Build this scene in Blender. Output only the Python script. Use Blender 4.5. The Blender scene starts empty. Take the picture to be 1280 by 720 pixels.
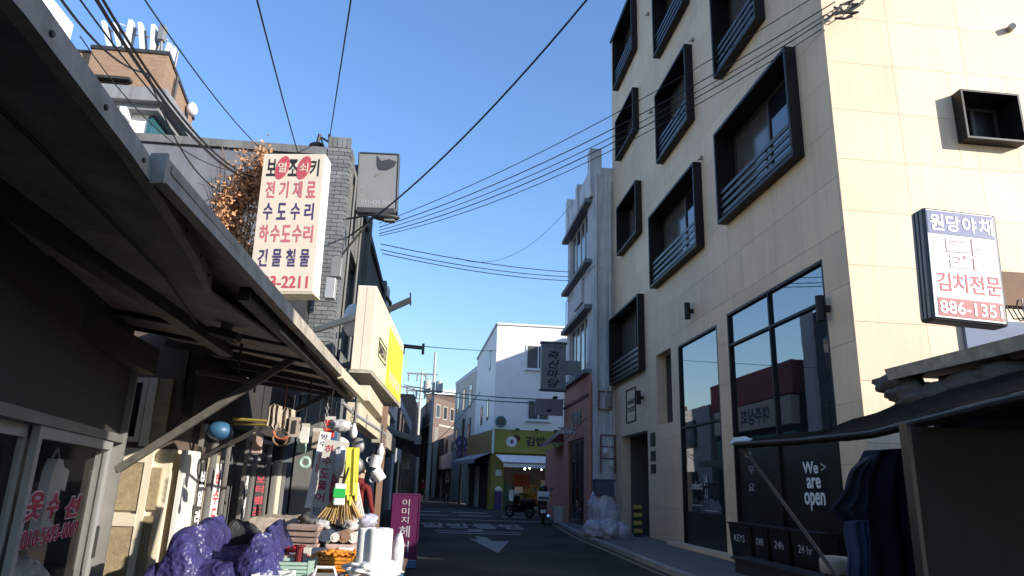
import bpy, bmesh, math, random
from mathutils import Vector, Matrix, noise
random.seed(7)
R = math.radians
SC = bpy.context.scene
COL = SC.collection

# ---------------------------------------------------------------- camera
LENS_PX = 876.6
EYE = Vector((0, 0, 1.35))
CAM3 = Matrix(((0.99380415, -0.05933876, -0.09397987),
               (-0.10653771, -0.26764152, -0.95761043),
               (0.0316705, 0.96168962, -0.27230507)))
cam = bpy.data.objects.new('camera', bpy.data.cameras.new('camera'))
COL.objects.link(cam)
cam.matrix_world = Matrix.Translation(EYE) @ CAM3.to_4x4()
cam.data.sensor_width = 36
cam.data.lens = LENS_PX / 1280 * 36
cam.data.clip_start = .05
cam.data.clip_end = 2000
SC.camera = cam

# ---------------------------------------------------------------- sky, sun, exposure
TO_SUN = Vector((1.45, -1.0, .60)).normalized()
world = bpy.data.worlds.new('World')
SC.world = world
world.use_nodes = True
wn = world.node_tree
sky = wn.nodes.new('ShaderNodeTexSky')
sky.sky_type = 'NISHITA'
sky.sun_disc = False
sky.sun_elevation = math.asin(TO_SUN.z)
sky.sun_rotation = math.atan2(TO_SUN.x, TO_SUN.y)
sky.air_density = 1.6
sky.dust_density = .3
sky.ozone_density = 2.5
bg = wn.nodes['Background']
bg.inputs[1].default_value = .10
tint = wn.nodes.new('ShaderNodeMix')      # colour cast of the clear winter sky
tint.data_type = 'RGBA'
tint.blend_type = 'MULTIPLY'
tint.inputs['Factor'].default_value = 1
tint.inputs['B'].default_value = (.74, .94, 1.36, 1)
wn.links.new(sky.outputs[0], tint.inputs['A'])
wn.links.new(tint.outputs['Result'], bg.inputs[0])
sd = bpy.data.lights.new('sun', 'SUN')
sd.energy = 3.9
sd.angle = R(.5)
sd.color = (1, .95, .84)
sun = bpy.data.objects.new('sun', sd)
COL.objects.link(sun)
sun.rotation_euler = TO_SUN.to_track_quat('Z', 'Y').to_euler()
SC.view_settings.view_transform = 'Standard'
SC.view_settings.look = 'None'
SC.view_settings.exposure = 1.05
SC.view_settings.gamma = 1


def ray(px, py):
    return CAM3 @ Vector(((px - 640) / LENS_PX, -(py - 360) / LENS_PX, -1))


def atX(px, py, X):      # surveyed point of the photograph on the plane x = X
    d = ray(px, py)
    return EYE + d * ((X - EYE.x) / d.x)


def atY(px, py, Y):
    d = ray(px, py)
    return EYE + d * ((Y - EYE.y) / d.y)


def atZ(px, py, Z):
    d = ray(px, py)
    return EYE + d * ((Z - EYE.z) / d.z)


# ---------------------------------------------------------------- materials
MATS = {}


def mat(name, col, rough=.75, metal=0, var=.14, scale=2.5, bump=.0, bscale=30, spec=.5,
        streak=0., dirt=(.05, .045, .04), rnd=0., emis=0, alpha=1, ior=1.5, trans=0, big=0.):
    m = bpy.data.materials.new(name)
    m.use_nodes = True
    nt = m.node_tree
    N, L = nt.nodes, nt.links
    b = N['Principled BSDF']
    b.inputs['Roughness'].default_value = rough
    b.inputs['Metallic'].default_value = metal
    b.inputs['Specular IOR Level'].default_value = spec
    b.inputs['IOR'].default_value = ior
    b.inputs['Alpha'].default_value = alpha
    b.inputs['Transmission Weight'].default_value = trans
    g = N.new('ShaderNodeNewGeometry')
    no = N.new('ShaderNodeTexNoise')
    no.inputs['Scale'].default_value = scale
    no.inputs['Detail'].default_value = 6
    no.inputs['Roughness'].default_value = .62
    L.new(g.outputs['Position'], no.inputs['Vector'])
    mx = N.new('ShaderNodeMix')
    mx.data_type = 'RGBA'
    rp = N.new('ShaderNodeMapRange')
    rp.inputs[1].default_value = .3
    rp.inputs[2].default_value = .7
    L.new(no.outputs['Fac'], rp.inputs[0])
    L.new(rp.outputs[0], mx.inputs['Factor'])
    c = Vector(col)
    mx.inputs['A'].default_value = (*(c * (1 - var)), 1)
    mx.inputs['B'].default_value = (*[min(1, x) for x in c * (1 + var)], 1)
    out = mx.outputs['Result']
    if streak:
        mp = N.new('ShaderNodeMapping')
        mp.inputs['Scale'].default_value = (5, 5, .35)
        L.new(g.outputs['Position'], mp.inputs[0])
        n2 = N.new('ShaderNodeTexNoise')
        n2.inputs['Scale'].default_value = 1.3
        n2.inputs['Detail'].default_value = 5
        L.new(mp.outputs[0], n2.inputs['Vector'])
        r2 = N.new('ShaderNodeMapRange')
        r2.inputs[1].default_value = .48
        r2.inputs[2].default_value = .75
        r2.inputs[4].default_value = streak
        L.new(n2.outputs['Fac'], r2.inputs[0])
        m2 = N.new('ShaderNodeMix')
        m2.data_type = 'RGBA'
        L.new(r2.outputs[0], m2.inputs['Factor'])
        L.new(out, m2.inputs['A'])
        m2.inputs['B'].default_value = (*dirt, 1)
        out = m2.outputs['Result']
    if big:
        n3 = N.new('ShaderNodeTexNoise')
        n3.inputs['Scale'].default_value = .45
        n3.inputs['Detail'].default_value = 3
        L.new(g.outputs['Position'], n3.inputs['Vector'])
        h3 = N.new('ShaderNodeHueSaturation')
        r3 = N.new('ShaderNodeMapRange')
        r3.inputs[1].default_value = .35
        r3.inputs[2].default_value = .65
        r3.inputs[3].default_value = 1 - big
        r3.inputs[4].default_value = 1 + big
        L.new(n3.outputs['Fac'], r3.inputs[0])
        L.new(r3.outputs[0], h3.inputs['Value'])
        L.new(out, h3.inputs['Color'])
        out = h3.outputs['Color']
    if rnd:
        oi = N.new('ShaderNodeObjectInfo')
        hs = N.new('ShaderNodeHueSaturation')
        mr = N.new('ShaderNodeMapRange')
        mr.inputs[3].default_value = 1 - rnd
        mr.inputs[4].default_value = 1 + rnd
        L.new(oi.outputs['Random'], mr.inputs[0])
        L.new(mr.outputs[0], hs.inputs['Value'])
        L.new(out, hs.inputs['Color'])
        out = hs.outputs['Color']
    L.new(out, b.inputs['Base Color'])
    if bump:
        nb = N.new('ShaderNodeTexNoise')
        nb.inputs['Scale'].default_value = bscale
        nb.inputs['Detail'].default_value = 5
        L.new(g.outputs['Position'], nb.inputs['Vector'])
        bp = N.new('ShaderNodeBump')
        bp.inputs['Strength'].default_value = bump
        bp.inputs['Distance'].default_value = .02
        L.new(nb.outputs['Fac'], bp.inputs['Height'])
        L.new(bp.outputs[0], b.inputs['Normal'])
    if emis:
        b.inputs['Emission Color'].default_value = (*col, 1)
        b.inputs['Emission Strength'].default_value = emis
    MATS[name] = m
    return m


def brickmat(name, c1, c2, mortar, bw=.22, bh=.075, rough=.85, axis='x'):
    m = mat(name, c1, rough, var=.1, bump=.2)
    nt = m.node_tree
    N, L = nt.nodes, nt.links
    b = N['Principled BSDF']
    g = N.new('ShaderNodeNewGeometry')
    sp = N.new('ShaderNodeSeparateXYZ')
    L.new(g.outputs['Position'], sp.inputs[0])
    ad = N.new('ShaderNodeMath')
    ad.operation = 'ADD'
    L.new(sp.outputs[0], ad.inputs[0])
    L.new(sp.outputs[1], ad.inputs[1])
    cb = N.new('ShaderNodeCombineXYZ')
    L.new(ad.outputs[0], cb.inputs[0])
    L.new(sp.outputs[2], cb.inputs[1])
    bt = N.new('ShaderNodeTexBrick')
    bt.inputs['Scale'].default_value = 1
    bt.inputs['Brick Width'].default_value = bw
    bt.inputs['Row Height'].default_value = bh
    bt.inputs['Mortar Size'].default_value = .007
    bt.inputs['Color1'].default_value = (*c1, 1)
    bt.inputs['Color2'].default_value = (*c2, 1)
    bt.inputs['Mortar'].default_value = (*mortar, 1)
    L.new(cb.outputs[0], bt.inputs['Vector'])
    L.new(bt.outputs['Color'], b.inputs['Base Color'])
    return m


def stripemat(name, ca, cb_, scale, axis=1, rough=.7):
    m = mat(name, ca, rough)
    nt = m.node_tree
    N, L = nt.nodes, nt.links
    g = N.new('ShaderNodeNewGeometry')
    sp = N.new('ShaderNodeSeparateXYZ')
    L.new(g.outputs['Position'], sp.inputs[0])
    mu = N.new('ShaderNodeMath')
    mu.operation = 'MULTIPLY'
    mu.inputs[1].default_value = scale
    L.new(sp.outputs[axis], mu.inputs[0])
    fr = N.new('ShaderNodeMath')
    fr.operation = 'FRACT'
    L.new(mu.outputs[0], fr.inputs[0])
    gt = N.new('ShaderNodeMath')
    gt.operation = 'GREATER_THAN'
    gt.inputs[1].default_value = .5
    L.new(fr.outputs[0], gt.inputs[0])
    mx = N.new('ShaderNodeMix')
    mx.data_type = 'RGBA'
    mx.inputs['A'].default_value = (*ca, 1)
    mx.inputs['B'].default_value = (*cb_, 1)
    L.new(gt.outputs[0], mx.inputs['Factor'])
    L.new(mx.outputs['Result'], N['Principled BSDF'].inputs['Base Color'])
    return m


def glassmat(name, base, ior=1.9, rough=.03, bump=.02):
    m = mat(name, base, rough, var=.3, scale=.8, ior=ior, bump=bump, bscale=.7)
    return m


mat('asphalt', (.032, .030, .029), .9, spec=.2, var=.3, scale=6, bump=.5, bscale=90, big=.38)
mat('ground', (.09, .085, .08), .9, big=.2)
mat('pavement', (.12, .11, .10), .85, var=.15, bump=.2, bscale=60, rnd=.08)
mat('kerb', (.24, .235, .225), .85, var=.2, bump=.2, rnd=.1)
mat('road_paint', (.17, .17, .17), .7, var=.35, scale=14)
mat('yellow_paint', (.15, .11, .06), .7, var=.4, scale=14)
mat('cream_stone', (.69, .51, .345), .62, var=.035, scale=1.2, bump=.05, bscale=50, rnd=.06, big=.06, streak=.30, dirt=(.42, .32, .23))
mat('joint', (.66, .50, .35), .9)
mat('black_metal', (.012, .010, .009), .5, var=.3, spec=.3)
mat('window_frame_dark', (.05, .04, .036), .45)
mat('rail_metal', (.045, .04, .04), .4, metal=.3)
glassmat('glass_dark', (.012, .014, .02), 2.0)
glassmat('glass_grey', (.09, .085, .08), 1.6, .12)
glassmat('glass_shop', (.010, .012, .018), 3.0, .015, .05)
mat('black_film', (.010, .010, .008), .35, var=.6, scale=2)
mat('white_print', (.75, .75, .75), .6, var=.03)
mat('pale_print', (.45, .45, .46), .6, var=.05)
mat('black_print', (.02, .018, .02), .6, var=.1)
mat('navy_print', (.05, .035, .11), .6, var=.1)
mat('red_print', (.48, .07, .09), .6, var=.06)
mat('crimson_print', (.38, .02, .06), .6, var=.06)
mat('pink_print', (.50, .13, .15), .6, var=.12)
mat('purple_print', (.16, .05, .18), .6)
mat('faint_print', (.34, .34, .38), .6, var=.2, scale=20)
mat('sign_cream', (.68, .56, .44), .5, var=.05, streak=.10, dirt=(.4, .33, .25))
mat('sign_white', (.72, .70, .66), .5, var=.05, streak=.12, dirt=(.35, .3, .25))
mat('sign_yellow', (.78, .66, .05), .5, var=.05)
mat('sign_paleyellow', (.78, .72, .42), .5, var=.04)
mat('sign_blue', (.10, .11, .24), .55, var=.08)
mat('sign_redband', (.34, .07, .08), .55, var=.08)
mat('sign_grey', (.20, .198, .197), .5, var=.06, streak=.15, dirt=(.2, .19, .18))
mat('sign_green', (.27, .255, .04), .55, var=.06)
mat('brace_metal', (.10, .09, .08), .6, var=.3, scale=12, bump=.1)
mat('sign_frame', (.06, .06, .065), .45, metal=.4, streak=.3, dirt=(.06, .05, .05))
mat('cream_metal', (.58, .50, .36), .5, var=.12, scale=6, streak=.25, dirt=(.22, .16, .10), bump=.05)
mat('weathered_metal', (.36, .31, .25), .6, var=.3, scale=7, bump=.2, bscale=25, streak=.5, dirt=(.07, .06, .055))
mat('dark_metal', (.035, .033, .032), .55, var=.3, bump=.1)
mat('grey_metal', (.24, .225, .21), .5, metal=.3, var=.15, bump=.05)
mat('alu', (.40, .39, .38), .45, metal=.3, var=.1)
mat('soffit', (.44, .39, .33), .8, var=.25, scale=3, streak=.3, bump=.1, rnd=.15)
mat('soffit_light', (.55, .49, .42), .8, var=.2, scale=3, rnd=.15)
mat('shop_panel_dark', (.04, .037, .034), .65, var=.15)
mat('shop_panel', (.085, .080, .074), .65, var=.15)
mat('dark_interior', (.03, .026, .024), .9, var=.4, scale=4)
mat('concrete_dark', (.15, .155, .18), .85, var=.16, scale=1.8, streak=.45, dirt=(.09, .09, .095), bump=.15, big=.12)
mat('concrete_side', (.15, .148, .145), .85, var=.2, scale=1.5, streak=.6, dirt=(.06, .058, .055), bump=.2)
mat('glazed_brick', (.16, .158, .155), .45, var=.15, rnd=.22, scale=9)
mat('mortar', (.14, .135, .13), .9)
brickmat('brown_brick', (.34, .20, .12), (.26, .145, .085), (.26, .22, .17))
brickmat('red_brick', (.60, .21, .135), (.50, .17, .11), (.34, .24, .2))
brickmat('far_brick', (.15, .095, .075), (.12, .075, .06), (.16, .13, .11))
mat('white_plaster', (.86, .81, .78), .8, var=.05, scale=1.2, streak=.05, dirt=(.38, .38, .40))
mat('white_lit', (.70, .70, .70), .8, var=.06, streak=.1, dirt=(.4, .38, .36))
mat('pink_plaster', (.50, .43, .42), .8, var=.06, streak=.15, dirt=(.3, .26, .26))
mat('grey_plaster', (.62, .60, .60), .8, var=.12, scale=1.5, streak=.5, dirt=(.13, .13, .14), bump=.15, big=.1)
mat('mauve_plaster', (.52, .48, .50), .8, var=.1, streak=.4, dirt=(.14, .13, .14), bump=.1)
mat('far_cream', (.62, .55, .47), .8, var=.1, streak=.3, dirt=(.24, .2, .17))
mat('far_grey', (.42, .40, .39), .8, var=.12, streak=.4, dirt=(.12, .11, .11))
mat('ledge', (.22, .225, .24), .8, var=.15, streak=.4, bump=.1)
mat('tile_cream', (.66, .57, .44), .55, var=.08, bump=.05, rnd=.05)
mat('tile_brown', (.31, .235, .14), .8, var=.25, scale=25, bump=.35, bscale=90, rnd=.08)
mat('white_gloss', (.66, .63, .58), .4, var=.05)
m_ = mat('tarp_purple', (.036, .032, .115), .40, var=.35, scale=6, spec=.5)
_N, _L = m_.node_tree.nodes, m_.node_tree.links
_g = _N.new('ShaderNodeNewGeometry')
_h = None
for _s, _w in ((11, .030), (27, .011)):      # crumpled plastic: faceted creases at three sizes
    _v = _N.new('ShaderNodeTexVoronoi')
    _v.inputs['Scale'].default_value = _s
    _v.inputs['Randomness'].default_value = 1
    _L.new(_g.outputs['Position'], _v.inputs['Vector'])
    _b = _N.new('ShaderNodeBump')
    _b.inputs['Strength'].default_value = .85
    _b.inputs['Distance'].default_value = _w
    _L.new(_v.outputs['Distance'], _b.inputs['Height'])
    if _h: _L.new(_h.outputs[0], _b.inputs['Normal'])
    _h = _b
_L.new(_h.outputs[0], m_.node_tree.nodes['Principled BSDF'].inputs['Normal'])
mat('tarp_black', (.02, .02, .022), .5, var=.35, scale=6, bump=.3, bscale=18)
mat('tarp_grey', (.06, .055, .052), .7, var=.25, scale=5, bump=.25, bscale=14)
mat('mauve_sign', (.34, .26, .29), .6, var=.08)
mat('cloth_navy', (.005, .006, .016), .9, var=.4, bump=.2)
mat('denim', (.02, .03, .07), .9, var=.25, bump=.2)
mat('cloth_white', (.6, .58, .54), .9, var=.12, bump=.2)
mat('cloth_red', (.13, .006, .008), .85, var=.2, bump=.2)
mat('plastic_white', (.74, .72, .70), .35, var=.05, bump=.12, bscale=25)
mat('bag_white', (.36, .35, .42), .4, var=.25, scale=7, bump=.5, bscale=14)
mat('plastic_clear', (.48, .46, .46), .22, var=.3, scale=9, bump=.4, bscale=20)
mat('red_plastic', (.55, .03, .02), .4, var=.1)
mat('terracotta', (.42, .11, .06), .6, var=.1)
mat('orange_stuff', (.62, .22, .02), .5, var=.35, scale=22)
mat('yellow_rubber', (.72, .66, .08), .45, var=.1, scale=12)
mat('green_label', (.03, .42, .08), .4, var=.1)
mat('straw', (.50, .32, .13), .8, var=.3, scale=60)
mat('black_rubber', (.015, .015, .015), .7, var=.3)
mat('magenta', (.085, .006, .05), .5, var=.08)
mat('mint_plastic', (.32, .45, .37), .45, var=.1)
mat('rust_paper', (.42, .29, .25), .75, var=.25, scale=14, rnd=.2)
mat('plastic_pale', (.55, .42, .45), .5)
mat('packet_tan', (.34, .28, .22), .6, var=.3, scale=20)
mat('wall_shade_tone', (.10, .07, .055), .85, var=.3)  # awning shade on the upper tiled wall, put into its colour
mat('white_trim', (.35, .33, .29), .8)
mat('brown_card', (.22, .13, .08), .85, var=.15)
mat('blue_plastic', (.035, .11, .21), .45, var=.1)
mat('crate_blue', (.05, .06, .10), .55, var=.2)
mat('maroon', (.10, .015, .015), .75, var=.2)
mat('hazard_yellow', (.35, .26, .05), .6, var=.15)
mat('leaf_dry', (.50, .25, .12), .8, var=.35, scale=15, rnd=.1)
mat('twig', (.16, .10, .06), .85, var=.3)
mat('skin', (.42, .26, .19), .6, var=.06)
mat('hair', (.012, .010, .010), .6)
mat('coat_dark', (.015, .015, .02), .9, var=.3)
mat('wire', (.010, .010, .012), .6)
mat('wire_pale', (.12, .125, .14), .6)
mat('pole_concrete', (.42, .40, .37), .85, var=.12)
mat('insulator', (.35, .34, .33), .4)
mat('ceramic', (.7, .68, .64), .3, var=.04)
mat('lamp_on', (1, .95, .85), .5, var=0, emis=30)
mat('flood_lens', (.6, .6, .62), .1, var=.1, metal=.6)
mat('antenna', (.62, .63, .65), .5, var=.05, streak=.1)
mat('teal_glass', (.03, .10, .11), .2, var=.2)
mat('chrome', (.6, .6, .6), .15, metal=1)
mat('bike_black', (.012, .012, .014), .25, var=.3)
mat('orange_card', (.36, .06, .02), .7)
mat('mustard', (.30, .16, .03), .7)
mat('green_paint', (.03, .08, .05), .6)
mat('roof_red', (.30, .035, .03), .6, var=.12)
mat('teal_paint', (.06, .20, .18), .6)
mat('purple_sign', (.06, .03, .15), .6)
mat('stripe_light', (.35, .35, .40), .7)
mat('beige_vinyl', (.42, .36, .28), .6, var=.08)
mat('board_pale', (.5, .47, .41), .6, var=.08)
mat('dark_olive', (.012, .011, .008), .8, var=.2)
mat('tarp_sheet', (.016, .014, .012), .95, spec=.1, var=.3, scale=5, bump=.3, bscale=12)
mat('blue_screen_paint', (.13, .16, .24), .7)
mat('hill', (.10, .12, .14), .95, var=.2, scale=.02)
stripemat('awning_stripe', (.20, .19, .22), (.42, .41, .43), 1.6)


# ---------------------------------------------------------------- building blocks
ORG = {}


def frameX(Yo, X):       # wall facing -x: u runs towards -y from Yo, depth into +x
    return Matrix(((0, 1, 0, X), (-1, 0, 0, Yo), (0, 0, 1, 0), (0, 0, 0, 1)))


def frameP(x, y, ang=0, z=0):   # wall facing local -y; u along local x
    return Matrix.Translation((x, y, z)) @ Matrix.Rotation(ang, 4, 'Z')


def frameL(X, Yo=0):     # wall facing +x: u runs towards +y, depth into -x
    return Matrix(((0, -1, 0, X), (1, 0, 0, Yo), (0, 0, 1, 0), (0, 0, 0, 1)))


class MB:
    def __init__(s, M=None):
        s.v, s.f, s.mi = [], [], []
        s.M = M or Matrix.Identity(4)
        s.k = 0

    def add(s, vs, fs):
        o = len(s.v)
        for p in vs:
            s.v.append(s.M @ Vector(p))
        for f in fs:
            s.f.append([i + o for i in f])
            s.mi.append(s.k)
        return s

    def box(s, x0, x1, y0, y1, z0, z1):
        if x0 > x1: x0, x1 = x1, x0
        if y0 > y1: y0, y1 = y1, y0
        if z0 > z1: z0, z1 = z1, z0
        return s.add([(x0, y0, z0), (x1, y0, z0), (x1, y1, z0), (x0, y1, z0),
                      (x0, y0, z1), (x1, y0, z1), (x1, y1, z1), (x0, y1, z1)],
                     [(0, 3, 2, 1), (4, 5, 6, 7), (0, 1, 5, 4), (1, 2, 6, 5), (2, 3, 7, 6), (3, 0, 4, 7)])

    def hexa(s, a, b):   # two quads a (4 points) and b (4 points) joined
        return s.add(list(a) + list(b), [(3, 2, 1, 0), (4, 5, 6, 7), (0, 1, 5, 4), (1, 2, 6, 5), (2, 3, 7, 6), (3, 0, 4, 7)])

    def prism(s, poly, z0, z1):
        n = len(poly)
        return s.add([(x, y, z0) for x, y in poly] + [(x, y, z1) for x, y in poly],
                     [list(range(n))[::-1], list(range(n, 2 * n))] + [(i, (i + 1) % n, n + (i + 1) % n, n + i) for i in range(n)])

    def plate(s, poly, y0, y1):   # polygon in x,z extruded in y
        n = len(poly)
        return s.add([(x, y0, z) for x, z in poly] + [(x, y1, z) for x, z in poly],
                     [list(range(n)), list(range(n, 2 * n))[::-1]] + [((i + 1) % n, i, n + i, n + (i + 1) % n) for i in range(n)])

    def tube(s, pts, r, n=8, r1=None, caps=True):
        pts = [Vector(p) for p in pts]
        vs, fs = [], []
        m = len(pts)
        for i, p in enumerate(pts):
            d = (pts[min(i + 1, m - 1)] - pts[max(i - 1, 0)]).normalized()
            a = d.cross(Vector((0, 0, 1)))
            if a.length < 1e-3: a = d.cross(Vector((1, 0, 0)))
            a.normalize()
            b = d.cross(a)
            rr = r if r1 is None else r + (r1 - r) * i / (m - 1)
            for k in range(n):
                t = 2 * math.pi * k / n
                vs.append(p + (a * math.cos(t) + b * math.sin(t)) * rr)
        for i in range(m - 1):
            for k in range(n):
                k2 = (k + 1) % n
                fs.append((i * n + k, i * n + k2, (i + 1) * n + k2, (i + 1) * n + k))
        if caps:
            fs.append(list(range(n))[::-1])
            fs.append([(m - 1) * n + k for k in range(n)])
        return s.add(vs, fs)

    def bar(s, a, b, w, h=None):   # square bar
        a, b = Vector(a), Vector(b)
        h = h or w
        d = (b - a).normalized()
        u = d.cross(Vector((0, 0, 1)))
        if u.length < 1e-3: u = Vector((1, 0, 0))
        u.normalize()
        t = u.cross(d)
        q = [u * w / 2 + t * h / 2, -u * w / 2 + t * h / 2, -u * w / 2 - t * h / 2, u * w / 2 - t * h / 2]
        return s.hexa([a + k for k in q], [b + k for k in q])

    def lathe(s, prof, c=(0, 0, 0), n=16):
        vs, fs = [], []
        for r, z in prof:
            for k in range(n):
                t = 2 * math.pi * k / n
                vs.append((c[0] + r * math.cos(t), c[1] + r * math.sin(t), c[2] + z))
        for i in range(len(prof) - 1):
            for k in range(n):
                k2 = (k + 1) % n
                fs.append((i * n + k, i * n + k2, (i + 1) * n + k2, (i + 1) * n + k))
        fs.append(list(range(n))[::-1])
        fs.append([(len(prof) - 1) * n + k for k in range(n)])
        return s.add(vs, fs)

    def torus(s, c, Rr, r, axis='y', n=24, m=8, squash=1):
        vs, fs = [], []
        for i in range(n):
            t = 2 * math.pi * i / n
            for k in range(m):
                p = 2 * math.pi * k / m
                a, b, h = (Rr + r * math.cos(p)) * math.cos(t), (Rr + r * math.cos(p)) * math.sin(t), r * squash * math.sin(p)
                v = {'y': (a, h, b), 'x': (h, a, b), 'z': (a, b, h)}[axis]
                vs.append((c[0] + v[0], c[1] + v[1], c[2] + v[2]))
        for i in range(n):
            for k in range(m):
                i2, k2 = (i + 1) % n, (k + 1) % m
                fs.append((i * m + k, i2 * m + k, i2 * m + k2, i * m + k2))
        return s.add(vs, fs)

    def blob(s, c, rad, sub=3, amp=.12, freq=3, seed=0, crease=0):
        bm = bmesh.new()
        bmesh.ops.create_icosphere(bm, subdivisions=sub, radius=1)
        vs = []
        for v in bm.verts:
            d = v.co.normalized()
            q = d * freq + Vector((seed * 7.1, seed * 3.3, seed * 1.7))
            k = 1 + amp * noise.noise(q)
            if crease: k += crease * (.5 - abs(noise.noise(q * 2.3))) + crease * .5 * (.5 - abs(noise.noise(q * 5)))
            vs.append((c[0] + d.x * rad[0] * k, c[1] + d.y * rad[1] * k, c[2] + d.z * rad[2] * k))
        fs = [[v.index for v in f.verts] for f in bm.faces]
        bm.free()
        return s.add(vs, fs)

    def build(s, name, m, parent=None, smooth=False, bevel=0, kind=None):
        if parent is not None:
            o0 = ORG[parent.name]
        else:
            xs = [v.x for v in s.v]; ys = [v.y for v in s.v]; zs = [v.z for v in s.v]
            o0 = Vector(((min(xs) + max(xs)) / 2, (min(ys) + max(ys)) / 2, min(zs)))
        me = bpy.data.meshes.new(name)
        me.from_pydata([v - o0 for v in s.v], [], s.f)
        ms = m if isinstance(m, (list, tuple)) else [m]
        for x in ms: me.materials.append(MATS[x])
        if len(ms) > 1: me.polygons.foreach_set('material_index', s.mi)
        me.validate()
        bm = bmesh.new()
        bm.from_mesh(me)
        bmesh.ops.recalc_face_normals(bm, faces=bm.faces)
        bm.to_mesh(me)
        bm.free()
        if smooth:
            me.polygons.foreach_set('use_smooth', [True] * len(me.polygons))
            me.update()
        o = bpy.data.objects.new(name, me)
        COL.objects.link(o)
        if bevel:
            b = o.modifiers.new('bevel', 'BEVEL')
            b.width = bevel
            b.segments = 2
            b.limit_method = 'ANGLE'
        if parent is not None:
            o.parent = parent
        else:
            o.location = o0
        ORG[o.name] = o0
        if kind: o['kind'] = kind
        return o


def tag(o, label, cat, group=None):
    o['label'] = label
    o['category'] = cat
    if group: o['group'] = group
    return o


def thing(name, loc, label, cat, group=None):
    o = bpy.data.objects.new(name, None)
    o.empty_display_size = .2
    COL.objects.link(o)
    o.location = loc
    ORG[o.name] = Vector(loc)
    return tag(o, label, cat, group)


PIECE = {}


def piece(name, parent, M, x0, x1, y0, y1, z0, z1, m, bev=0):
    """one box-shaped piece on a wall frame; alike pieces share their mesh data"""
    dx, dy, dz = round(x1 - x0, 3), round(y1 - y0, 3), round(z1 - z0, 3)
    rot = M.to_3x3()
    key = (dx, dy, dz, m, tuple(round(c, 3) for r_ in rot for c in r_))
    if key not in PIECE:
        mb = MB(rot.to_4x4())
        mb.box(-dx / 2, dx / 2, -dy / 2, dy / 2, -dz / 2, dz / 2)
        me = bpy.data.meshes.new(name)
        me.from_pydata(mb.v, [], mb.f)
        bm = bmesh.new(); bm.from_mesh(me)
        bmesh.ops.recalc_face_normals(bm, faces=bm.faces)
        bm.to_mesh(me); bm.free()
        me.materials.append(MATS[m])
        PIECE[key] = me
    o = bpy.data.objects.new(name, PIECE[key])
    COL.objects.link(o)
    o.parent = parent
    c = M @ Vector(((x0 + x1) / 2, (y0 + y1) / 2, (z0 + z1) / 2))
    o.location = c - ORG[parent.name]
    ORG[o.name] = ORG[parent.name]
    return o


def subtract(rect, holes, eps=1e-4):
    out = [rect]
    for hx0, hx1, hz0, hz1 in holes:
        nxt = []
        for x0, x1, z0, z1 in out:
            if hx0 >= x1 - eps or hx1 <= x0 + eps or hz0 >= z1 - eps or hz1 <= z0 + eps:
                nxt.append((x0, x1, z0, z1)); continue
            a0, a1 = max(x0, hx0), min(x1, hx1)
            if hx0 > x0 + eps: nxt.append((x0, hx0, z0, z1))
            if hx1 < x1 - eps: nxt.append((hx1, x1, z0, z1))
            if hz0 > z0 + eps: nxt.append((a0, a1, z0, hz0))
            if hz1 < z1 - eps: nxt.append((a0, a1, hz1, z1))
        out = nxt
    return out


def text(parent, M, body, u0, u1, z0, z1, m, bold=.0, depth=.004, y=0, name='lettering', shear=0):
    """raised lettering fitted into the rectangle u0..u1, z0..z1 of a wall frame"""
    c = bpy.data.curves.new('t', 'FONT')
    c.body = body
    c.size = 1
    c.extrude = .01
    c.offset = bold
    c.shear = shear
    c.resolution_u = 3
    c.align_x = 'CENTER'
    t = bpy.data.objects.new('t', c)
    COL.objects.link(t)
    dg = bpy.context.evaluated_depsgraph_get()
    me = bpy.data.meshes.new_from_object(t.evaluated_get(dg))
    bpy.data.objects.remove(t)
    bpy.data.curves.remove(c)
    if not me.vertices: return None
    xs = [v.co.x for v in me.vertices]; ys = [v.co.y for v in me.vertices]
    ax, bx, ay, by = min(xs), max(xs), min(ys), max(ys)
    o0 = ORG[parent.name]
    for v in me.vertices:
        u = u0 + (v.co.x - ax) / max(1e-6, bx - ax) * (u1 - u0)
        z = z0 + (v.co.y - ay) / max(1e-6, by - ay) * (z1 - z0)
        d = y - depth if v.co.z > 0 else y + .001
        v.co = M @ Vector((u, d, z)) - o0
    me.materials.clear()
    me.materials.append(MATS[m])
    me.polygons.foreach_set('material_index', [0] * len(me.polygons))
    o = bpy.data.objects.new(name, me)
    COL.objects.link(o)
    o.parent = parent
    ORG[o.name] = o0
    return o


def window(parent, M, u0, u1, z0, z1, y=0, n=2, fr='white_lit', gl='glass_dark', w=.05, d=.06, gls=None, mid=None, sill=None):
    """window: frame part with one pane per light; y = depth of the frame's front in the wall frame"""
    mb = MB(M)
    mb.box(u0, u1, y, y + d, z0, z0 + w).box(u0, u1, y, y + d, z1 - w, z1)
    mb.box(u0, u0 + w, y, y + d, z0 + w, z1 - w).box(u1 - w, u1, y, y + d, z0 + w, z1 - w)
    st = (u1 - u0 - 2 * w) / n
    yp = y + d * .55 if y >= 0 else y + .012
    for i in range(1, n):
        uu = u0 + w + st * i
        mb.box(uu - w * .4, uu + w * .4, y + .003, y + d - .003, z0 + w, z1 - w)
    if mid: mb.box(u0 + w, u1 - w, y + .006, y + d - .006, mid - w * .4, mid + w * .4)
    if sill: mb.box(u0 - .06, u1 + .06, y - sill, y + .02, z0 - .07, z0 - .003)
    f = mb.build('window', fr, parent)
    for i in range(n):
        a = u0 + w + st * i
        g = (gls or [gl] * n)[i]
        MB(M).box(a + w * .3, a + st - w * .3, yp + .003 * i, yp + .012 + .003 * i, z0 + w * .6, z1 - w * .6).build('pane', g, f)
    return f


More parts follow.
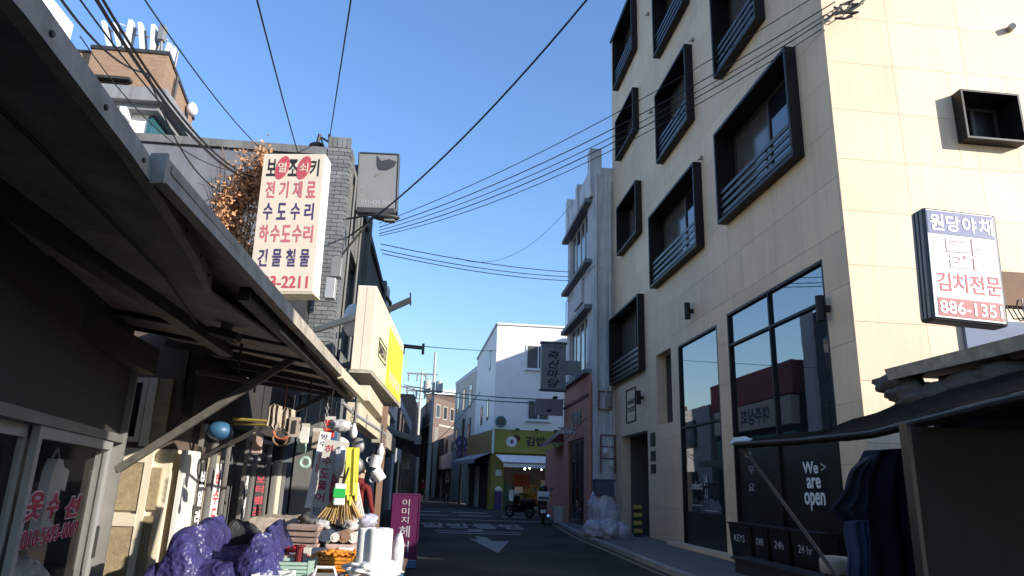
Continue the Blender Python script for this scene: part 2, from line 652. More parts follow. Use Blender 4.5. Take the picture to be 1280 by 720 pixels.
def person(loc, heading, label, top='coat_dark', legs='coat_dark', h=1.68, lean=0, stride=.12, arm=.1, name='person', group=None):
    """one continuous skinned figure: joints with radii, posed, coloured by region; face, hair and fingers"""
    s = h / 1.75
    t = thing(name, loc, label, 'person', group)
    J = {}
    E = []
    Rd = {}

    def j(n, p, r, par=None):
        x, y, z = p
        z *= 1
        J[n] = Vector((x, y - lean * max(0, z - .9) * 1.0, z)) * s
        Rd[n] = r * s
        if par: E.append((par, n))
    j('pel', (0, 0, .95), .135)
    j('wai', (0, 0, 1.10), .125, 'pel')
    j('che', (0, .01, 1.30), .15, 'wai')
    j('nec', (0, 0, 1.46), .06, 'che')
    j('hed', (0, -.015, 1.56), .085, 'nec')
    j('crn', (0, 0, 1.66), .088, 'hed')
    for sx in (-1, 1):
        k = 'l' if sx < 0 else 'r'
        j('sho' + k, (sx * .17, 0, 1.40), .065, 'che')
        j('elb' + k, (sx * .23, .02 - arm * .2, 1.12), .045, 'sho' + k)
        j('wri' + k, (sx * .22, -arm, .88), .032, 'elb' + k)
        j('han' + k, (sx * .215, -arm - .02, .80), .03, 'wri' + k)
        for q in range(4):
            j('fin%d' % q + k, (sx * .21, -arm - .05 + q * .022, .715 + abs(q - 1.4) * .012), .009, 'han' + k)
        j('thu' + k, (sx * .19, -arm - .06, .775), .010, 'han' + k)
        j('hip' + k, (sx * .09, 0, .88), .10, 'pel')
        j('kne' + k, (sx * .10, -sx * stride * .5 - .01, .50), .065, 'hip' + k)
        j('ank' + k, (sx * .10, -sx * stride, .09), .045, 'kne' + k)
        j('toe' + k, (sx * .11, -sx * stride - .15, .035), .035, 'ank' + k)
    names = list(J)
    me = bpy.data.meshes.new('body')
    me.from_pydata([J[n] for n in names], [(names.index(a), names.index(b)) for a, b in E], [])
    o = bpy.data.objects.new('body', me)
    COL.objects.link(o)
    o.modifiers.new('s', 'SKIN')
    sv = me.skin_vertices[0].data
    for i, n in enumerate(names):
        sv[i].radius = (Rd[n], Rd[n] * .8)
    sv[0].use_root = True
    sb = o.modifiers.new('d', 'SUBSURF')
    sb.levels = sb.render_levels = 1
    dg = bpy.context.evaluated_depsgraph_get()
    m2 = bpy.data.meshes.new_from_object(o.evaluated_get(dg))
    bpy.data.objects.remove(o)
    m2.materials.clear()
    for x in (top, legs, 'skin', 'black_rubber'): m2.materials.append(MATS[x])
    for p in m2.polygons:
        c = p.center / s
        k = 0
        if c.z > 1.49: k = 2
        elif c.z < .90 and abs(c.x) < .185: k = 1
        if abs(c.x) > .185 and c.z < .86: k = 2
        if c.z < .10: k = 3
        p.material_index = k
        p.use_smooth = True
    b = bpy.data.objects.new('body', m2)
    COL.objects.link(b)
    b.parent = t
    ORG[b.name] = Vector((0, 0, 0)) + t.location
    hb = MB()
    hc = (J['hed'] + J['crn']) / 2
    hb.blob(hc + Vector((0, .022, .03)) * s + t.location, (.088 * s, .093 * s, .10 * s), 2, .05)
    hb.build('hair', 'hair', t, smooth=True)
    fb = MB()
    fb.k = 0
    fc = hc + t.location
    fb.blob(fc + Vector((0, -.088, -.015)) * s, (.013 * s, .02 * s, .022 * s), 1)
    for sx in (-1, 1): fb.blob(fc + Vector((sx * .085, 0, -.01)) * s, (.012 * s, .02 * s, .03 * s), 1)
    fb.build('nose_and_ears', 'skin', t, smooth=True)
    eb = MB()
    for sx in (-1, 1): eb.blob(fc + Vector((sx * .03, -.078, .012)) * s, (.012 * s, .008 * s, .006 * s), 1)
    eb.box(fc.x - .02 * s, fc.x + .02 * s, fc.y - .083 * s, fc.y - .07 * s, fc.z - .052 * s, fc.z - .045 * s)
    eb.build('eyes_and_mouth', 'hair', t)
    t.rotation_euler.z = heading
    return t


def cable(name, a, b, sag, r, label, m='wire', cat='cable', group='overhead cables across the street', n=16):
    a, b = Vector(a), Vector(b)
    pts = []
    for i in range(n + 1):
        t = i / n
        p = a.lerp(b, t)
        p.z -= sag * 4 * t * (1 - t)
        pts.append(p)
    o = MB().tube(pts, r, 5).build(name, m)
    return tag(o, label, cat, group)


def drape(P, y, m, label, seed, name='hanging_clothes', cat='clothes', group=None, th=1.0):
    xs = [p[0] for p in P]; zs = [p[1] for p in P]
    nx, nz = 26, 34
    def span(z):
        c = []
        for (x0, z0), (x1, z1) in zip(P, P[1:] + P[:1]):
            if (z0 - z) * (z1 - z) <= 0 and z0 != z1: c.append(x0 + (x1 - x0) * (z - z0) / (z1 - z0))
        return (min(c), max(c)) if len(c) > 1 else None
    vs, fs = [], []
    z0, z1 = min(zs), max(zs)
    for j_ in range(nz + 1):
        z = z0 + .002 + (z1 - z0 - .004) * j_ / nz
        a_, b_ = span(z)
        for side in (0, 1):
            for i in range(nx + 1):
                t = i / nx
                x = a_ + (b_ - a_) * t + .012 * noise.noise(Vector((seed, z * 6, t)))
                f_ = th * .035 * math.sin(t * 17 + seed + 1.5 * noise.noise(Vector((seed, z * 2, 0)))) + th * .03 * noise.noise(Vector((x * 6, z * 5, seed)))
                th_ = th * .05 * math.sqrt(max(0, 1 - (2 * t - 1) ** 2))
                vs.append((x, y + f_ + (th_ if side else -th_), z))
    row = 2 * (nx + 1)
    for j_ in range(nz):
        for side in (0, 1):
            for i in range(nx):
                a_ = j_ * row + side * (nx + 1) + i
                fs.append((a_, a_ + 1, a_ + 1 + row, a_ + row))
    o = MB().add(vs, fs).build(name, m, smooth=True)
    tag(o, label, cat, group)
    return o



def sil(pts, Y): return [(atY(px, py, Y).x, atY(px, py, Y).z) for px, py in pts]


# ================================================================ ground, road, pavement
def sheet(name, pts, z, m, holes=None):
    o = MB().add([(x, y, z) for x, y in pts], [list(range(len(pts)))]).build(name, m)
    o['kind'] = 'structure'
    return o


sheet('ground', [(-400, -400), (400, -400), (400, 800), (-400, 800)], -.03, 'ground')
sheet('road', [(-2.0, -20), (4.05, -20), (4.05, 12.4), (4.19, 17), (4.3, 21), (4.75, 27.4), (5.2, 32), (6, 38.5), (30, 40.5), (30, 43.5), (3.2, 43.3),
               (2.0, 52), (1.6, 60), (-1.5, 90), (-5, 90), (-2.6, 62), (-2.3, 44), (-20, 43), (-20, 39), (-2.3, 38)], 0.0, 'asphalt')
h = MB().blob((-60, 420, 0), (160, 60, 34), 3, .25, 2).build('hills', 'hill', smooth=True)
h['kind'] = 'structure'
# pavement on the right: slabs with a kerb
pv = MB().prism([(4.2, -20), (14, -20), (14, 9.0), (6.25, 9.9), (6.25, 25), (5.6, 25.4), (5.6, 31.5), (9, 32), (9, 38), (6.1, 37.5), (5.35, 32), (4.9, 27.4), (4.45, 21), (4.34, 17), (4.2, 12.4)], -.02, .07).build('pavement', 'pavement')
pv['kind'] = 'structure'
kb = [(4.05, 6), (4.05, 12.4), (4.19, 17), (4.3, 21), (4.75, 27.4), (5.2, 32), (6.0, 37.5)]
for i in range(len(kb) - 1):
    a, b = Vector((*kb[i], .045)), Vector((*kb[i + 1], .045))
    n = max(1, int((b - a).length / 1.0))
    for k in range(n):
        p, q = a.lerp(b, k / n), a.lerp(b, (k + .985) / n)
        if p.y < 9: continue
        MB().bar(p + Vector((.07, 0, 0)), q + Vector((.07, 0, 0)), .14, .10).build('kerb_stone', 'kerb', pv)
yl = MB()
yp = [(3.9, 4), (3.9, 12.4), (4.03, 17), (4.12, 21), (4.5, 26), (4.72, 28.5)]
for i in range(len(yp) - 1):
    (x0, y0), (x1, y1) = yp[i], yp[i + 1]
    yl.add([(x0 - .06, y0, .004), (x0 + .06, y0, .004), (x1 + .06, y1, .004), (x1 - .06, y1, .004)], [(0, 1, 2, 3)])
o = yl.build('yellow_edge_line', 'yellow_paint'); o['kind'] = 'structure'
o = MB().add([(1.0, 19.6, .004), (1.42, 15.6, .004), (2.0, 18.9, .004), (1.55, 18.8, .004), (1.5, 20.2, .004), (1.2, 20.4, .004), (1.22, 19.1, .004)],
             [(0, 1, 2, 3, 4, 5, 6)]).build('road_arrow', 'road_paint'); o['kind'] = 'structure'
mk = MB()
for x0, x1, y0, y1 in ((.2, 2.6, 21.4, 21.75), (.1, 2.7, 22.3, 22.6), (1.15, 1.6, 22.6, 23.6), (-.9, .7, 33, 33.9), (1.2, 2.7, 33.4, 34.2), (3.2, 4.6, 33.2, 34),
                       (-1.5, 4.7, 29.6, 30.0), (-1.2, .4, 37, 38), (1.0, 2.8, 37, 38)):
    mk.add([(x0, y0, .004), (x1, y0, .004), (x1, y1, .004), (x0, y1, .004)], [(0, 1, 2, 3)])
o = mk.build('road_markings', 'road_paint'); o['kind'] = 'structure'
FR = Matrix(((1, 0, 0, 0), (0, 0, 1, 0), (0, -1, 0, 0), (0, 0, 0, 1)))   # lettering lying on the road
tx = MB(Matrix.Identity(4)).add([(-.6, 24.0, -.001), (-.59, 24.0, -.001), (-.59, 24.01, -.001)], [(0, 1, 2)]).build('road_lettering', 'road_paint')
tx['kind'] = 'structure'
text(tx, Matrix(((1, 0, 0, 0), (0, 0, 1, 0), (0, -1, 0, .004), (0, 0, 0, 1))), '일방통행', -.4, 3.1, 24.0, 26.9, 'road_paint', .03, 0)

# ================================================================ cream building on the right
cb = thing('cream_building', (6.3, 9.95, 0), 'tall cream stone building with protruding black box windows and dark shop glass', 'building')
FX = 6.3
Yo = 25.0
MF = frameX(Yo, FX)      # u = 25 - y


def UY(y): return Yo - y


ROOF = 19.4
wins = {'A1': (24.0, 21.2, 16.5, 18.9, 'r2'), 'A2': (18.8, 16.1, 14.5, 16.8, 'r'), 'A3': (14.25, 11.95, 10.9, 13.2, 'r'),
        'A4': (14.35, 10.95, 14.5, 16.8, 'r'),
        'B1': (23.7, 21.2, 13.32, 14.95, ''), 'B2': (18.8, 16.08, 10.85, 13.15, 'r'), 'B3': (14.44, 10.92, 7.25, 9.52, 'r'),
        'C1': (23.62, 21.07, 9.5, 11.35, ''), 'C2': (19.73, 15.8, 7.2, 9.48, 'r'), 'D1': (24.86, 21.03, 4.97, 7.4, 'r')}
holes = [(UY(a), UY(b), c, d) for a, b, c, d, e in wins.values()]
shop = [(UY(18.02), UY(15.32), .10, 5.12), (UY(14.72), UY(10.68), .10, 5.22), (UY(24.0), UY(20.95), .0, 3.11), (UY(19.95), UY(18.6), 3.17, 5.2)]
holes += shop
# backing wall and stone panels
mb = MB(MF)
for x0, x1, z0, z1 in subtract((0, UY(9.95), 0, ROOF), holes):
    mb.box(x0, min(x1, UY(9.97)), .014, .30, z0, z1)
mb.M = Matrix.Identity(4)
for x0, x1, z0, z1 in subtract((6.60, 13.5, 0, ROOF), [(8.52, 9.60, 7.20, 8.12)]): mb.box(x0, x1, 9.964, 10.3, z0, z1)      # side wall
mb.box(6.60, 13.5, 24.7, 25.0, 0, ROOF).box(13.2, 13.5, 10.3, 24.7, 0, ROOF).box(6.6, 13.2, 10.3, 24.7, ROOF - .5, ROOF - .2)
mb.build('wall', 'joint', cb)
PW, PH, G = 1.25, .92, .006
zrow = [0]
while zrow[-1] < ROOF - .3: zrow.append(zrow[-1] + PH)
zrow[-1] = ROOF
for r_, (z0, z1) in enumerate(zip(zrow, zrow[1:])):
    u = -(r_ % 2) * PW * .5
    while u < UY(9.95):
        for a, b, c, d in subtract((max(u, 0), min(u + PW, UY(9.95)), z0, z1), holes):
            if b - a > .05 and d - c > .05:
                piece('stone_panel', cb, MF, a + G / 2, b - G / 2, 0, .0125, c + G / 2, d - G / 2, 'cream_stone')
        u += PW
MS = frameP(6.3, 9.95)
hs = [(2.22, 3.30, 7.20, 8.12)]
for r_, (z0, z1) in enumerate(zip(zrow, zrow[1:])):
    z0 += .3; z1 = min(z1 + .3, ROOF)
    if r_ == 0: z0 = 0
    for q, (x0, x1) in enumerate(((0, 1.2), (1.2, 2.55), (2.55, 4.0), (4.0, 5.6), (5.6, 7.2))):
        if r_ > 12 and q > 2: continue
        for a, b, c, d in subtract((x0, x1, z0, z1), hs):
            if b - a > .02 and d - c > .02:
                piece('stone_panel', cb, MS, a + G / 2, b - G / 2, 0, .0125, c + G / 2, d - G / 2, 'cream_stone')
cap = MB().box(6.24, 13.56, 9.89, 25.05, ROOF, ROOF + .07)
cap.build('parapet_cap', 'black_metal', cb)


def boxwindow(M, u0, u1, z0, z1, rails, pr=.22, dp=.34, t=.07, gl=None, n=2):
    mb = MB(M)
    mb.box(u0, u1, -pr, dp, z0, z0 + t).box(u0, u1, -pr, dp, z1 - t, z1)
    mb.box(u0, u0 + t, -pr, dp, z0 + t, z1 - t).box(u1 - t, u1, -pr, dp, z0 + t, z1 - t)
    f = mb.build('window_box', 'black_metal', cb)
    a, b, c, d = u0 + t, u1 - t, z0 + t, z1 - t
    mb = MB(M)
    w = .06
    y0, y1 = dp - .09, dp - .02
    mb.box(a, b, y0, y1, c, c + w).box(a, b, y0, y1, d - w, d).box(a, a + w, y0, y1, c + w, d - w).box(b - w, b, y0, y1, c + w, d - w)
    m = a + (b - a) * .52
    mb.box(m - .035, m + .035, y0 - .02, y1 - .02, c + w, d - w)
    mb.build('casement', 'window_frame_dark', f)
    g = gl or ['glass_grey', 'glass_dark']
    MB(M).box(a + .02, m - .01, y0 + .03, y0 + .04, c + .02, d - .02).build('pane', g[0], f)
    MB(M).box(m - .005, b - .02, y0 + .012, y0 + .022, c + .02, d - .02).build('pane', g[1], f)
    if rails:
        yr = -pr + .07
        H = .62
        for k in range(4):
            zz = c + .10 + k * (H / 3.6)
            MB(M).box(a, b, yr, yr + .03, zz, zz + .085).build('rail', 'rail_metal', f)
        for uu in (a + (b - a) / 3, a + (b - a) * 2 / 3):
            MB(M).box(uu - .02, uu + .02, yr + .031, yr + .055, c, c + H + .12).build('rail_post', 'rail_metal', f)
    return f


for k, (ya, yb, z0, z1, rl) in wins.items():
    boxwindow(MF, UY(ya), UY(yb), z0, z1, bool(rl), gl=['glass_grey', 'glass_dark'])
boxwindow(MS, 2.22, 3.30, 7.20, 8.12, False, pr=.22, dp=.36, t=.035, gl=['glass_dark', 'black_film'])

# shop glass: tall panes behind dark frames
def shopglass(y0, y1, z0, z1, vy, hz):
    a, b = UY(y0), UY(y1)
    t = .05
    mb = MB(MF)
    mb.box(a, b, .0, .12, z0, z0 + t).box(a, b, 0, .12, z1 - t, z1).box(a, a + t, 0, .12, z0 + t, z1 - t).box(b - t, b, 0, .12, z0 + t, z1 - t)
    for z in hz: mb.box(a + t, b - t, .005, .115, z - t / 2, z + t / 2)
    us = [a + t] + [UY(v) for v in vy] + [b - t]
    zs = [z0 + t] + hz + [z1 - t]
    for v in vy: mb.box(UY(v) - t / 2, UY(v) + t / 2, .01, .11, z0 + t, z1 - t)
    f = mb.build('shop_window', 'black_metal', cb)
    for i in range(len(us) - 1):
        for k in range(len(zs) - 1):
            MB(MF).box(us[i] + .005, us[i + 1] - .005, .06, .075, zs[k] + .005, zs[k + 1] - .005).build('pane', 'glass_shop', f)
    return f


g1 = shopglass(18.02, 15.32, .10, 5.12, [], [2.95])
g2 = shopglass(14.72, 10.68, .10, 5.22, [12.75], [2.35, 4.5])
mb = MB(MF)
mb.box(UY(14.62), UY(12.80), .045, .055, .16, 2.30).box(UY(12.70), UY(10.78), .045, .055, .16, 2.30)
mb.box(UY(17.9), UY(15.45), .045, .055, .16, .9)
mb.build('window_film', 'black_film', cb)
text(cb, MF, 'We', UY(11.95), UY(11.45), 1.72, 1.92, 'white_print', .02, y=.043)
text(cb, MF, '>', UY(11.35), UY(11.2), 1.76, 1.88, 'pale_print', 0, y=.043)
text(cb, MF, 'are', UY(11.85), UY(11.4), 1.48, 1.66, 'white_print', .02, y=.043)
text(cb, MF, 'open', UY(11.97), UY(11.3), 1.12, 1.42, 'white_print', .02, y=.043)
text(cb, MF, '나', UY(14.25), UY(13.95), 2.05, 2.2, 'faint_print', .0, y=.043)
text(cb, MF, '무', UY(14.15), UY(13.85), 1.75, 1.9, 'faint_print', .0, y=.043)
text(cb, MF, '요', UY(14.2), UY(13.9), 1.42, 1.56, 'faint_print', .0, y=.043)
text(cb, MF, 'select', UY(17.45), UY(16.75), 1.42, 1.62, 'pale_print', .02, y=.043)
text(cb, MF, '24\n시', UY(16.65), UY(16.4), 1.15, 1.75, 'pale_print', .0, y=.043)
MB(MF).box(UY(17.5), UY(16.75), .04, .044, 1.05, 1.07).box(UY(16.6), UY(15.8), .04, .044, .95, .965).build('window_stripe', 'pale_print', cb)
# entrance recess and niche
mb = MB(MF)
a, b = UY(24.0), UY(20.95)
mb.box(a, b, 1.4, 1.5, 0, 3.11).box(a - .04, a, .3, 1.5, 0, 3.11).box(b, b + .04, .3, 1.5, 0, 3.11).box(a, b, .3, 1.5, 3.11, 3.2)
a, b = UY(19.95), UY(18.6)
mb.box(a, b, .5, .6, 3.17, 5.2).box(a - .03, a, .3, .6, 3.17, 5.2).box(b, b + .03, .3, .6, 3.17, 5.2).box(a, b, .3, .6, 5.2, 5.25)
mb.build('entrance_recess', 'shop_panel', cb)
MB(MF).box(UY(23.2), UY(22.2), 1.34, 1.4, .05, 2.15).build('entrance_door', 'grey_metal', cb)
for z0, z1 in ((2.62, 3.0), (2.2, 2.48), (1.86, 2.1)):
    MB(MF).box(UY(20.6), UY(20.2), -.03, 0, z0, z1).build('name_plate', 'black_metal', cb)
mb = MB(MF)
a, b, c, d, t = UY(23.3), UY(22.15), 3.5, 4.6, .035
mb.box(a, b, -.03, 0, c, c + t).box(a, b, -.03, 0, d - t, d).box(a, a + t, -.03, 0, c + t, d - t).box(b - t, b, -.03, 0, c + t, d - t)
mb.build('shop_name_frame', 'black_metal', cb)
text(cb, MF, 'select', a + .12, b - .1, 4.08, 4.3, 'black_print', .03)
text(cb, MF, 'room', a + .12, b - .1, 3.82, 4.0, 'black_print', .03)
MB().box(6.31, 6.60, 9.965, 10.3, 0, ROOF).build('wall', 'joint', cb)
for y, z in ((16.78, 5.58), (10.6, 4.12), (21.34, 3.92)):
    mb = MB(MF)
    mb.lathe([(.075, 0), (.075, .42)], (UY(y), -.15, z), 14)
    mb.box(UY(y) - .05, UY(y) + .05, -.09, 0, z + .16, z + .26)
    mb.build('wall_lamp', 'black_metal', cb)
for px, py in ((811, 18), (867, 50), (815, 140), (878, 198)):
    p = atX(px, py, 6.3)
    mb = MB(MF).box(UY(p.y) - .04, UY(p.y) + .04, -.06, 0, p.z - .04, p.z + .06).tube([(UY(p.y), -.06, p.z), (UY(p.y), -.13, p.z - .08)], .02, 6)
    mb.build('wall_bracket', 'weathered_metal', cb)
p = atY(1258, 37, 9.95)
MB(MS).tube([(p.x - 6.3 + .05, 0, p.z), (p.x - 6.3, -.14, p.z - .02)], .06, 10).build('vent_pipe', 'grey_metal', cb)
# stone base step
for y0, y1 in ((18.3, 16.8), (16.78, 15.3), (15.28, 13.9), (13.88, 12.4), (12.38, 10.9)):
    piece('step_stone', cb, MF, UY(y0), UY(y1), -.36, -.002, .07, .14, 'cream_stone')

# ================================================================ grey narrow building with brick restaurant
gb = thing('grey_town_building', (5.5, 25.1, 0), 'narrow weathered grey building with pillared parapet and red brick restaurant front', 'building')
MG = frameX(30.2, 5.5)


def GY(y): return 30.2 - y


W = [(GY(29.6), GY(25.9), 10.0, 12.3), (GY(29.6), GY(25.9), 5.75, 7.9)]
mb = MB(MG)
for r_ in subtract((0, GY(25.1), 5.1, 13.2), W): mb.box(r_[0], r_[1], 0, .3, r_[2], r_[3])
mb.build('wall', 'mauve_plaster', gb)
mb = MB().box(5.52, 13, 24.92, 25.10, 0, 13.6).box(12.8, 13, 25.1, 30.2, 0, 13).box(5.8, 12.8, 30.0, 30.2, 0, 13)
mb.box(5.8, 12.8, 25.1, 30.0, 12.7, 12.9)
mb.build('gable_wall', 'grey_plaster', gb)
for y0, y1, zt in ((25.38, 24.9, 14.4), (27.9, 27.5, 14.0), (30.25, 29.85, 14.3)):
    MB(MG).box(GY(y0), GY(y1), -.12, .35, 12.35, zt).build('parapet_pier', 'grey_plaster', gb)
mb = MB(MG)
mb.box(GY(29.84), GY(27.91), -.03, .2, 12.45, 13.55).box(GY(27.49), GY(25.39), -.03, .2, 12.45, 13.7)
mb.build('parapet', 'grey_plaster', gb)
for zt in (12.35, 9.85, 8.05, 5.6):
    MB(MG).box(GY(30.3), GY(25.11), -.28, .02, zt - .16, zt).build('ledge', 'ledge', gb)
window(gb, MG, GY(29.6), GY(25.9), 10.0, 12.2, .08, 4, 'white_lit', 'glass_dark', .07, gls=['glass_grey', 'glass_dark', 'glass_grey', 'glass_dark'])
window(gb, MG, GY(29.6), GY(25.9), 5.75, 7.88, .08, 4, 'white_lit', 'glass_grey', .07)
MB(MG).box(GY(28.2), GY(26.6), -.10, -.002, 8.5, 9.5).build('wall_panel', 'mauve_plaster', gb)
# drain pipes
MB().tube([(5.62, 24.86, 13.3), (5.62, 24.86, 7.8), (5.62, 24.86, 0.1)], .05, 8).build('drain_pipe', 'grey_plaster', gb)
MB().tube([(6.15, 24.86, 13.0), (6.15, 24.84, .1)], .045, 8).build('drain_pipe', 'grey_plaster', gb)
MB().tube([(5.42, 30.1, 7.8), (5.42, 30.1, 9.4), (5.42, 25.2, 9.5), (5.55, 24.8, 9.5), (5.95, 24.8, 9.4), (5.95, 24.8, 4.6)], .02, 6).build('gas_pipe', 'grey_plaster', gb)
# brick restaurant front
mb = MB(MG)
for r_ in subtract((0, GY(25.13), 0.07, 5.44), [(GY(29.2), GY(26.0), .07, 3.2)]): mb.box(r_[0], r_[1], -.10, -.001, r_[2], r_[3])
mb.build('brick_front', 'red_brick', gb)
MB(MG).box(GY(30.2), GY(25.13), -.14, -.101, 4.62, 4.72).build('brick_band', 'maroon', gb)
mb = MB(MG).box(GY(29.2), GY(26.0), .10, .14, .07, 3.2)
mb.build('restaurant_glass', 'glass_shop', gb)
window(gb, MG, GY(29.2), GY(26.0), .07, 3.19, -.02, 3, 'window_frame_dark', 'glass_shop', .09)
for i, ch in enumerate('고래방'):
    text(gb, MG, ch, GY(28.4) + i * .72, GY(28.4) + i * .72 + .55, 3.72, 4.25, 'grey_metal', .03, .04, y=-.10)
MB().box(4.72, 5.4, 27.6, 27.8, 3.4, 3.55).box(4.72, 5.4, 27.6, 27.8, 3.62, 3.66).build('sign_bracket', 'mauve_plaster', gb)
tag(MB().box(4.15, 5.35, 30.2, 30.32, 4.35, 5.05).build('blank_sign', 'mauve_sign'), 'faded pink blank signboard sticking out under the butcher sign', 'sign')
# conical maroon awning
aw = thing('restaurant_awning', (5.3, 31.2, 3.4), 'dark maroon fabric awning sticking out beside the yellow snack sign', 'awning')
P = [(5.98, 31.0, 4.15), (5.98, 34.0, 4.15), (4.95, 34.0, 3.3), (4.95, 31.0, 3.3)]
mb = MB().add(P + [(x, y, z - .06) for x, y, z in P], [(0, 1, 2, 3), (7, 6, 5, 4), (3, 2, 6, 7), (0, 3, 7, 4), (2, 1, 5, 6), (1, 0, 4, 5)])
mb.plate([(4.95, 3.27), (5.98, 3.27), (5.98, 4.1)], 30.97, 30.995)
mb.build('canopy', 'maroon', aw)
MB().bar((4.95, 30.98, 3.22), (5.95, 30.98, 3.22), .05).bar((4.95, 31.02, 3.22), (4.95, 34.0, 3.22), .05).build('frame', 'grey_metal', aw)
mb = MB()
mb.box(5.6, 9, 31.0, 36.5, 0, 3.2)
rb = tag(mb.build('annex_shop', 'red_brick'), 'low red brick annex behind the grey building with a pink panel', 'building')
# butcher's sign
bs = thing('butcher_sign', (4.4, 27.0, 4.95), 'grey white vertical signboard with black brush lettering on the grey building', 'sign')
MB().box(3.9, 4.88, 27.0, 27.22, 5.04, 6.84).build('board', 'sign_grey', bs)
MB().box(3.86, 4.92, 26.97, 27.25, 4.97, 5.04).build('board_edge', 'sign_frame', bs)
MB().box(3.86, 4.92, 26.97, 27.25, 6.84, 6.92).build('board_edge', 'sign_frame', bs)
MB().box(4.9, 5.5, 27.05, 27.15, 5.65, 6.2).build('bracket', 'grey_metal', bs)
MB_ = frameP(3.9, 27.0)
for i, ch in enumerate('축산마당'):
    text(bs, MB_, ch, .24 + (i % 2) * .03, .70 + (i % 2) * .04, 6.22 - i * .37, 6.56 - i * .37, 'black_print', .03, shear=.2)
text(bs, MB_, '고기 전문점', .12, .86, 6.68, 6.77, 'black_print')
text(bs, MB_, '축산', .75, .9, 5.83, 5.98, 'purple_print')
text(bs, MB_, '031-884', .1, .8, 5.1, 5.2, 'faint_print')
for i, (px, py) in enumerate(((694, 497), (686, 513))):
    p = atY(px, py, 27)
    tag(MB().blob(p, (.10, .07, .06), 2, .9, 4).build('wire_cluster', 'wire'), 'small dark bundle of cable joints %s' % (['just under the butcher sign', 'below the other bundle, left of the brick front'][i]), 'cable joint')

# meters, crate and refuse beside the brick front
mr = thing('meter_rack', (6.0, 24.5, 1.9), 'maroon frame rack holding gas meters beside the brick front', 'meter rack')
MB().bar((5.75, 24.75, 1.9), (5.75, 24.75, 3.2), .04).bar((6.25, 24.75, 1.9), (6.25, 24.75, 3.2), .04).bar((5.75, 24.75, 3.2), (6.25, 24.75, 3.2), .04).bar((5.75, 24.75, 2.4), (6.25, 24.75, 2.4), .04).bar((5.75, 24.75, 2.8), (6.25, 24.75, 2.8), .03).build('frame', 'maroon', mr)
for x, z in ((5.9, 2.55), (6.1, 2.1)):
    MB().lathe([(.05, 0), (.09, .04), (.09, .16), (.05, .2)], (x, 24.68, z), 10).build('gas_meter', 'ceramic', mr)
eb = thing('meter_box', (5.98, 24.8, 4.2), 'brown framed electric meter box on the grey gable wall', 'meter box')
MB().bar((5.7, 24.82, 4.1), (5.7, 24.82, 4.75), .05).bar((6.15, 24.82, 4.1), (6.15, 24.82, 4.75), .05).bar((5.7, 24.82, 4.75), (6.15, 24.82, 4.75), .05).bar((5.7, 24.82, 4.1), (6.15, 24.82, 4.1), .05).build('frame', 'brown_card', eb)
MB().box(5.95, 6.12, 24.76, 24.85, 4.2, 4.6).build('meter', 'grey_metal', eb)
o = MB().box(4.55, 5.10, 20.25, 20.65, 1.18, 1.62).box(4.52, 5.13, 20.22, 20.68, 1.58, 1.64).build('crate', 'crate_blue', bevel=.02)
tag(o, 'dark blue plastic crate standing on the tall bag of rubbish', 'crate')
RB = [((4.85, 20.5, .62), (.38, .30, .66), 'tall white sack of rubbish under the blue crate'),
      ((4.45, 20.0, .27), (.27, .25, .24), 'small white rubbish bag at the kerb, left of the pile'),
      ((4.85, 19.9, .30), (.27, .25, .27), 'small white rubbish bag at the foot of the tall sack, in the middle'),
      ((5.2, 19.95, .26), (.22, .22, .24), 'small white rubbish bag at the foot of the pile, by the cream wall')]
for i, (c, rd, lb) in enumerate(RB):
    o = MB().blob(c, rd, 4, .25, 2.2, i + 1, .28).build('rubbish_bag', 'bag_white', smooth=True)
    tag(o, lb, 'rubbish bag', 'white rubbish bags piled at the kerb')
hp = thing('hazard_post', (5.95, 21.6, .07), 'short black post with yellow bands at the entrance of the cream building', 'post')
for k in range(8):
    MB().box(5.83, 6.07, 20.9, 21.0, .07 + k * .11, .178 + k * .11).build('band', 'hazard_yellow' if k % 2 else 'black_rubber', hp)

# ================================================================ unseen block added to shade the white corner building
o = MB().box(13.5, 24, 31, 40, 0, 13.1).build('back_shade_block', 'far_cream')
tag(o, 'unseen plain block added behind the grey building to shade the white one', 'building')

# ================================================================ white building with the yellow snack shop
wb = thing('white_corner_building', (3.6, 44, 0), 'white three storey corner building with a yellow snack shop below', 'building')
WP = [(3.46, 44.0), (9.6, 44.0), (9.6, 57.5), (2.98, 57.5)]
mb = MB()
mb.prism(WP, 4.75, 11.35)
mb.build('wall', 'white_plaster', wb)
mb = MB()
for i in range(4):
    a, b = Vector((*WP[i], 11.41)), Vector((*WP[(i + 1) % 4], 11.41))
    mb.bar(a, b, .2, .12)
mb.build('roof_edge', 'white_lit', wb)
MW = frameP(0, 44.0)
for x0, x1, z0, z1 in ((5.35, 6.95, 8.55, 10.15), (5.5, 6.95, 5.35, 6.65)):
    window(wb, MW, x0, x1, z0, z1, -.05, 2, 'white_lit', 'glass_grey', .09, .12, sill=.12)
ang = math.atan2(13.5, -.48)
ML = frameP(2.98, 57.5, ang - math.pi)
for u0, u1, z0, z1 in ((9.5, 10.4, 9.0, 10.3), (5, 6.2, 5.6, 6.9), (9.2, 10.2, 5.6, 7.0)):
    window(wb, ML, u0, u1, z0, z1, -.04, 1, 'sign_frame', 'glass_dark', .08, .1)
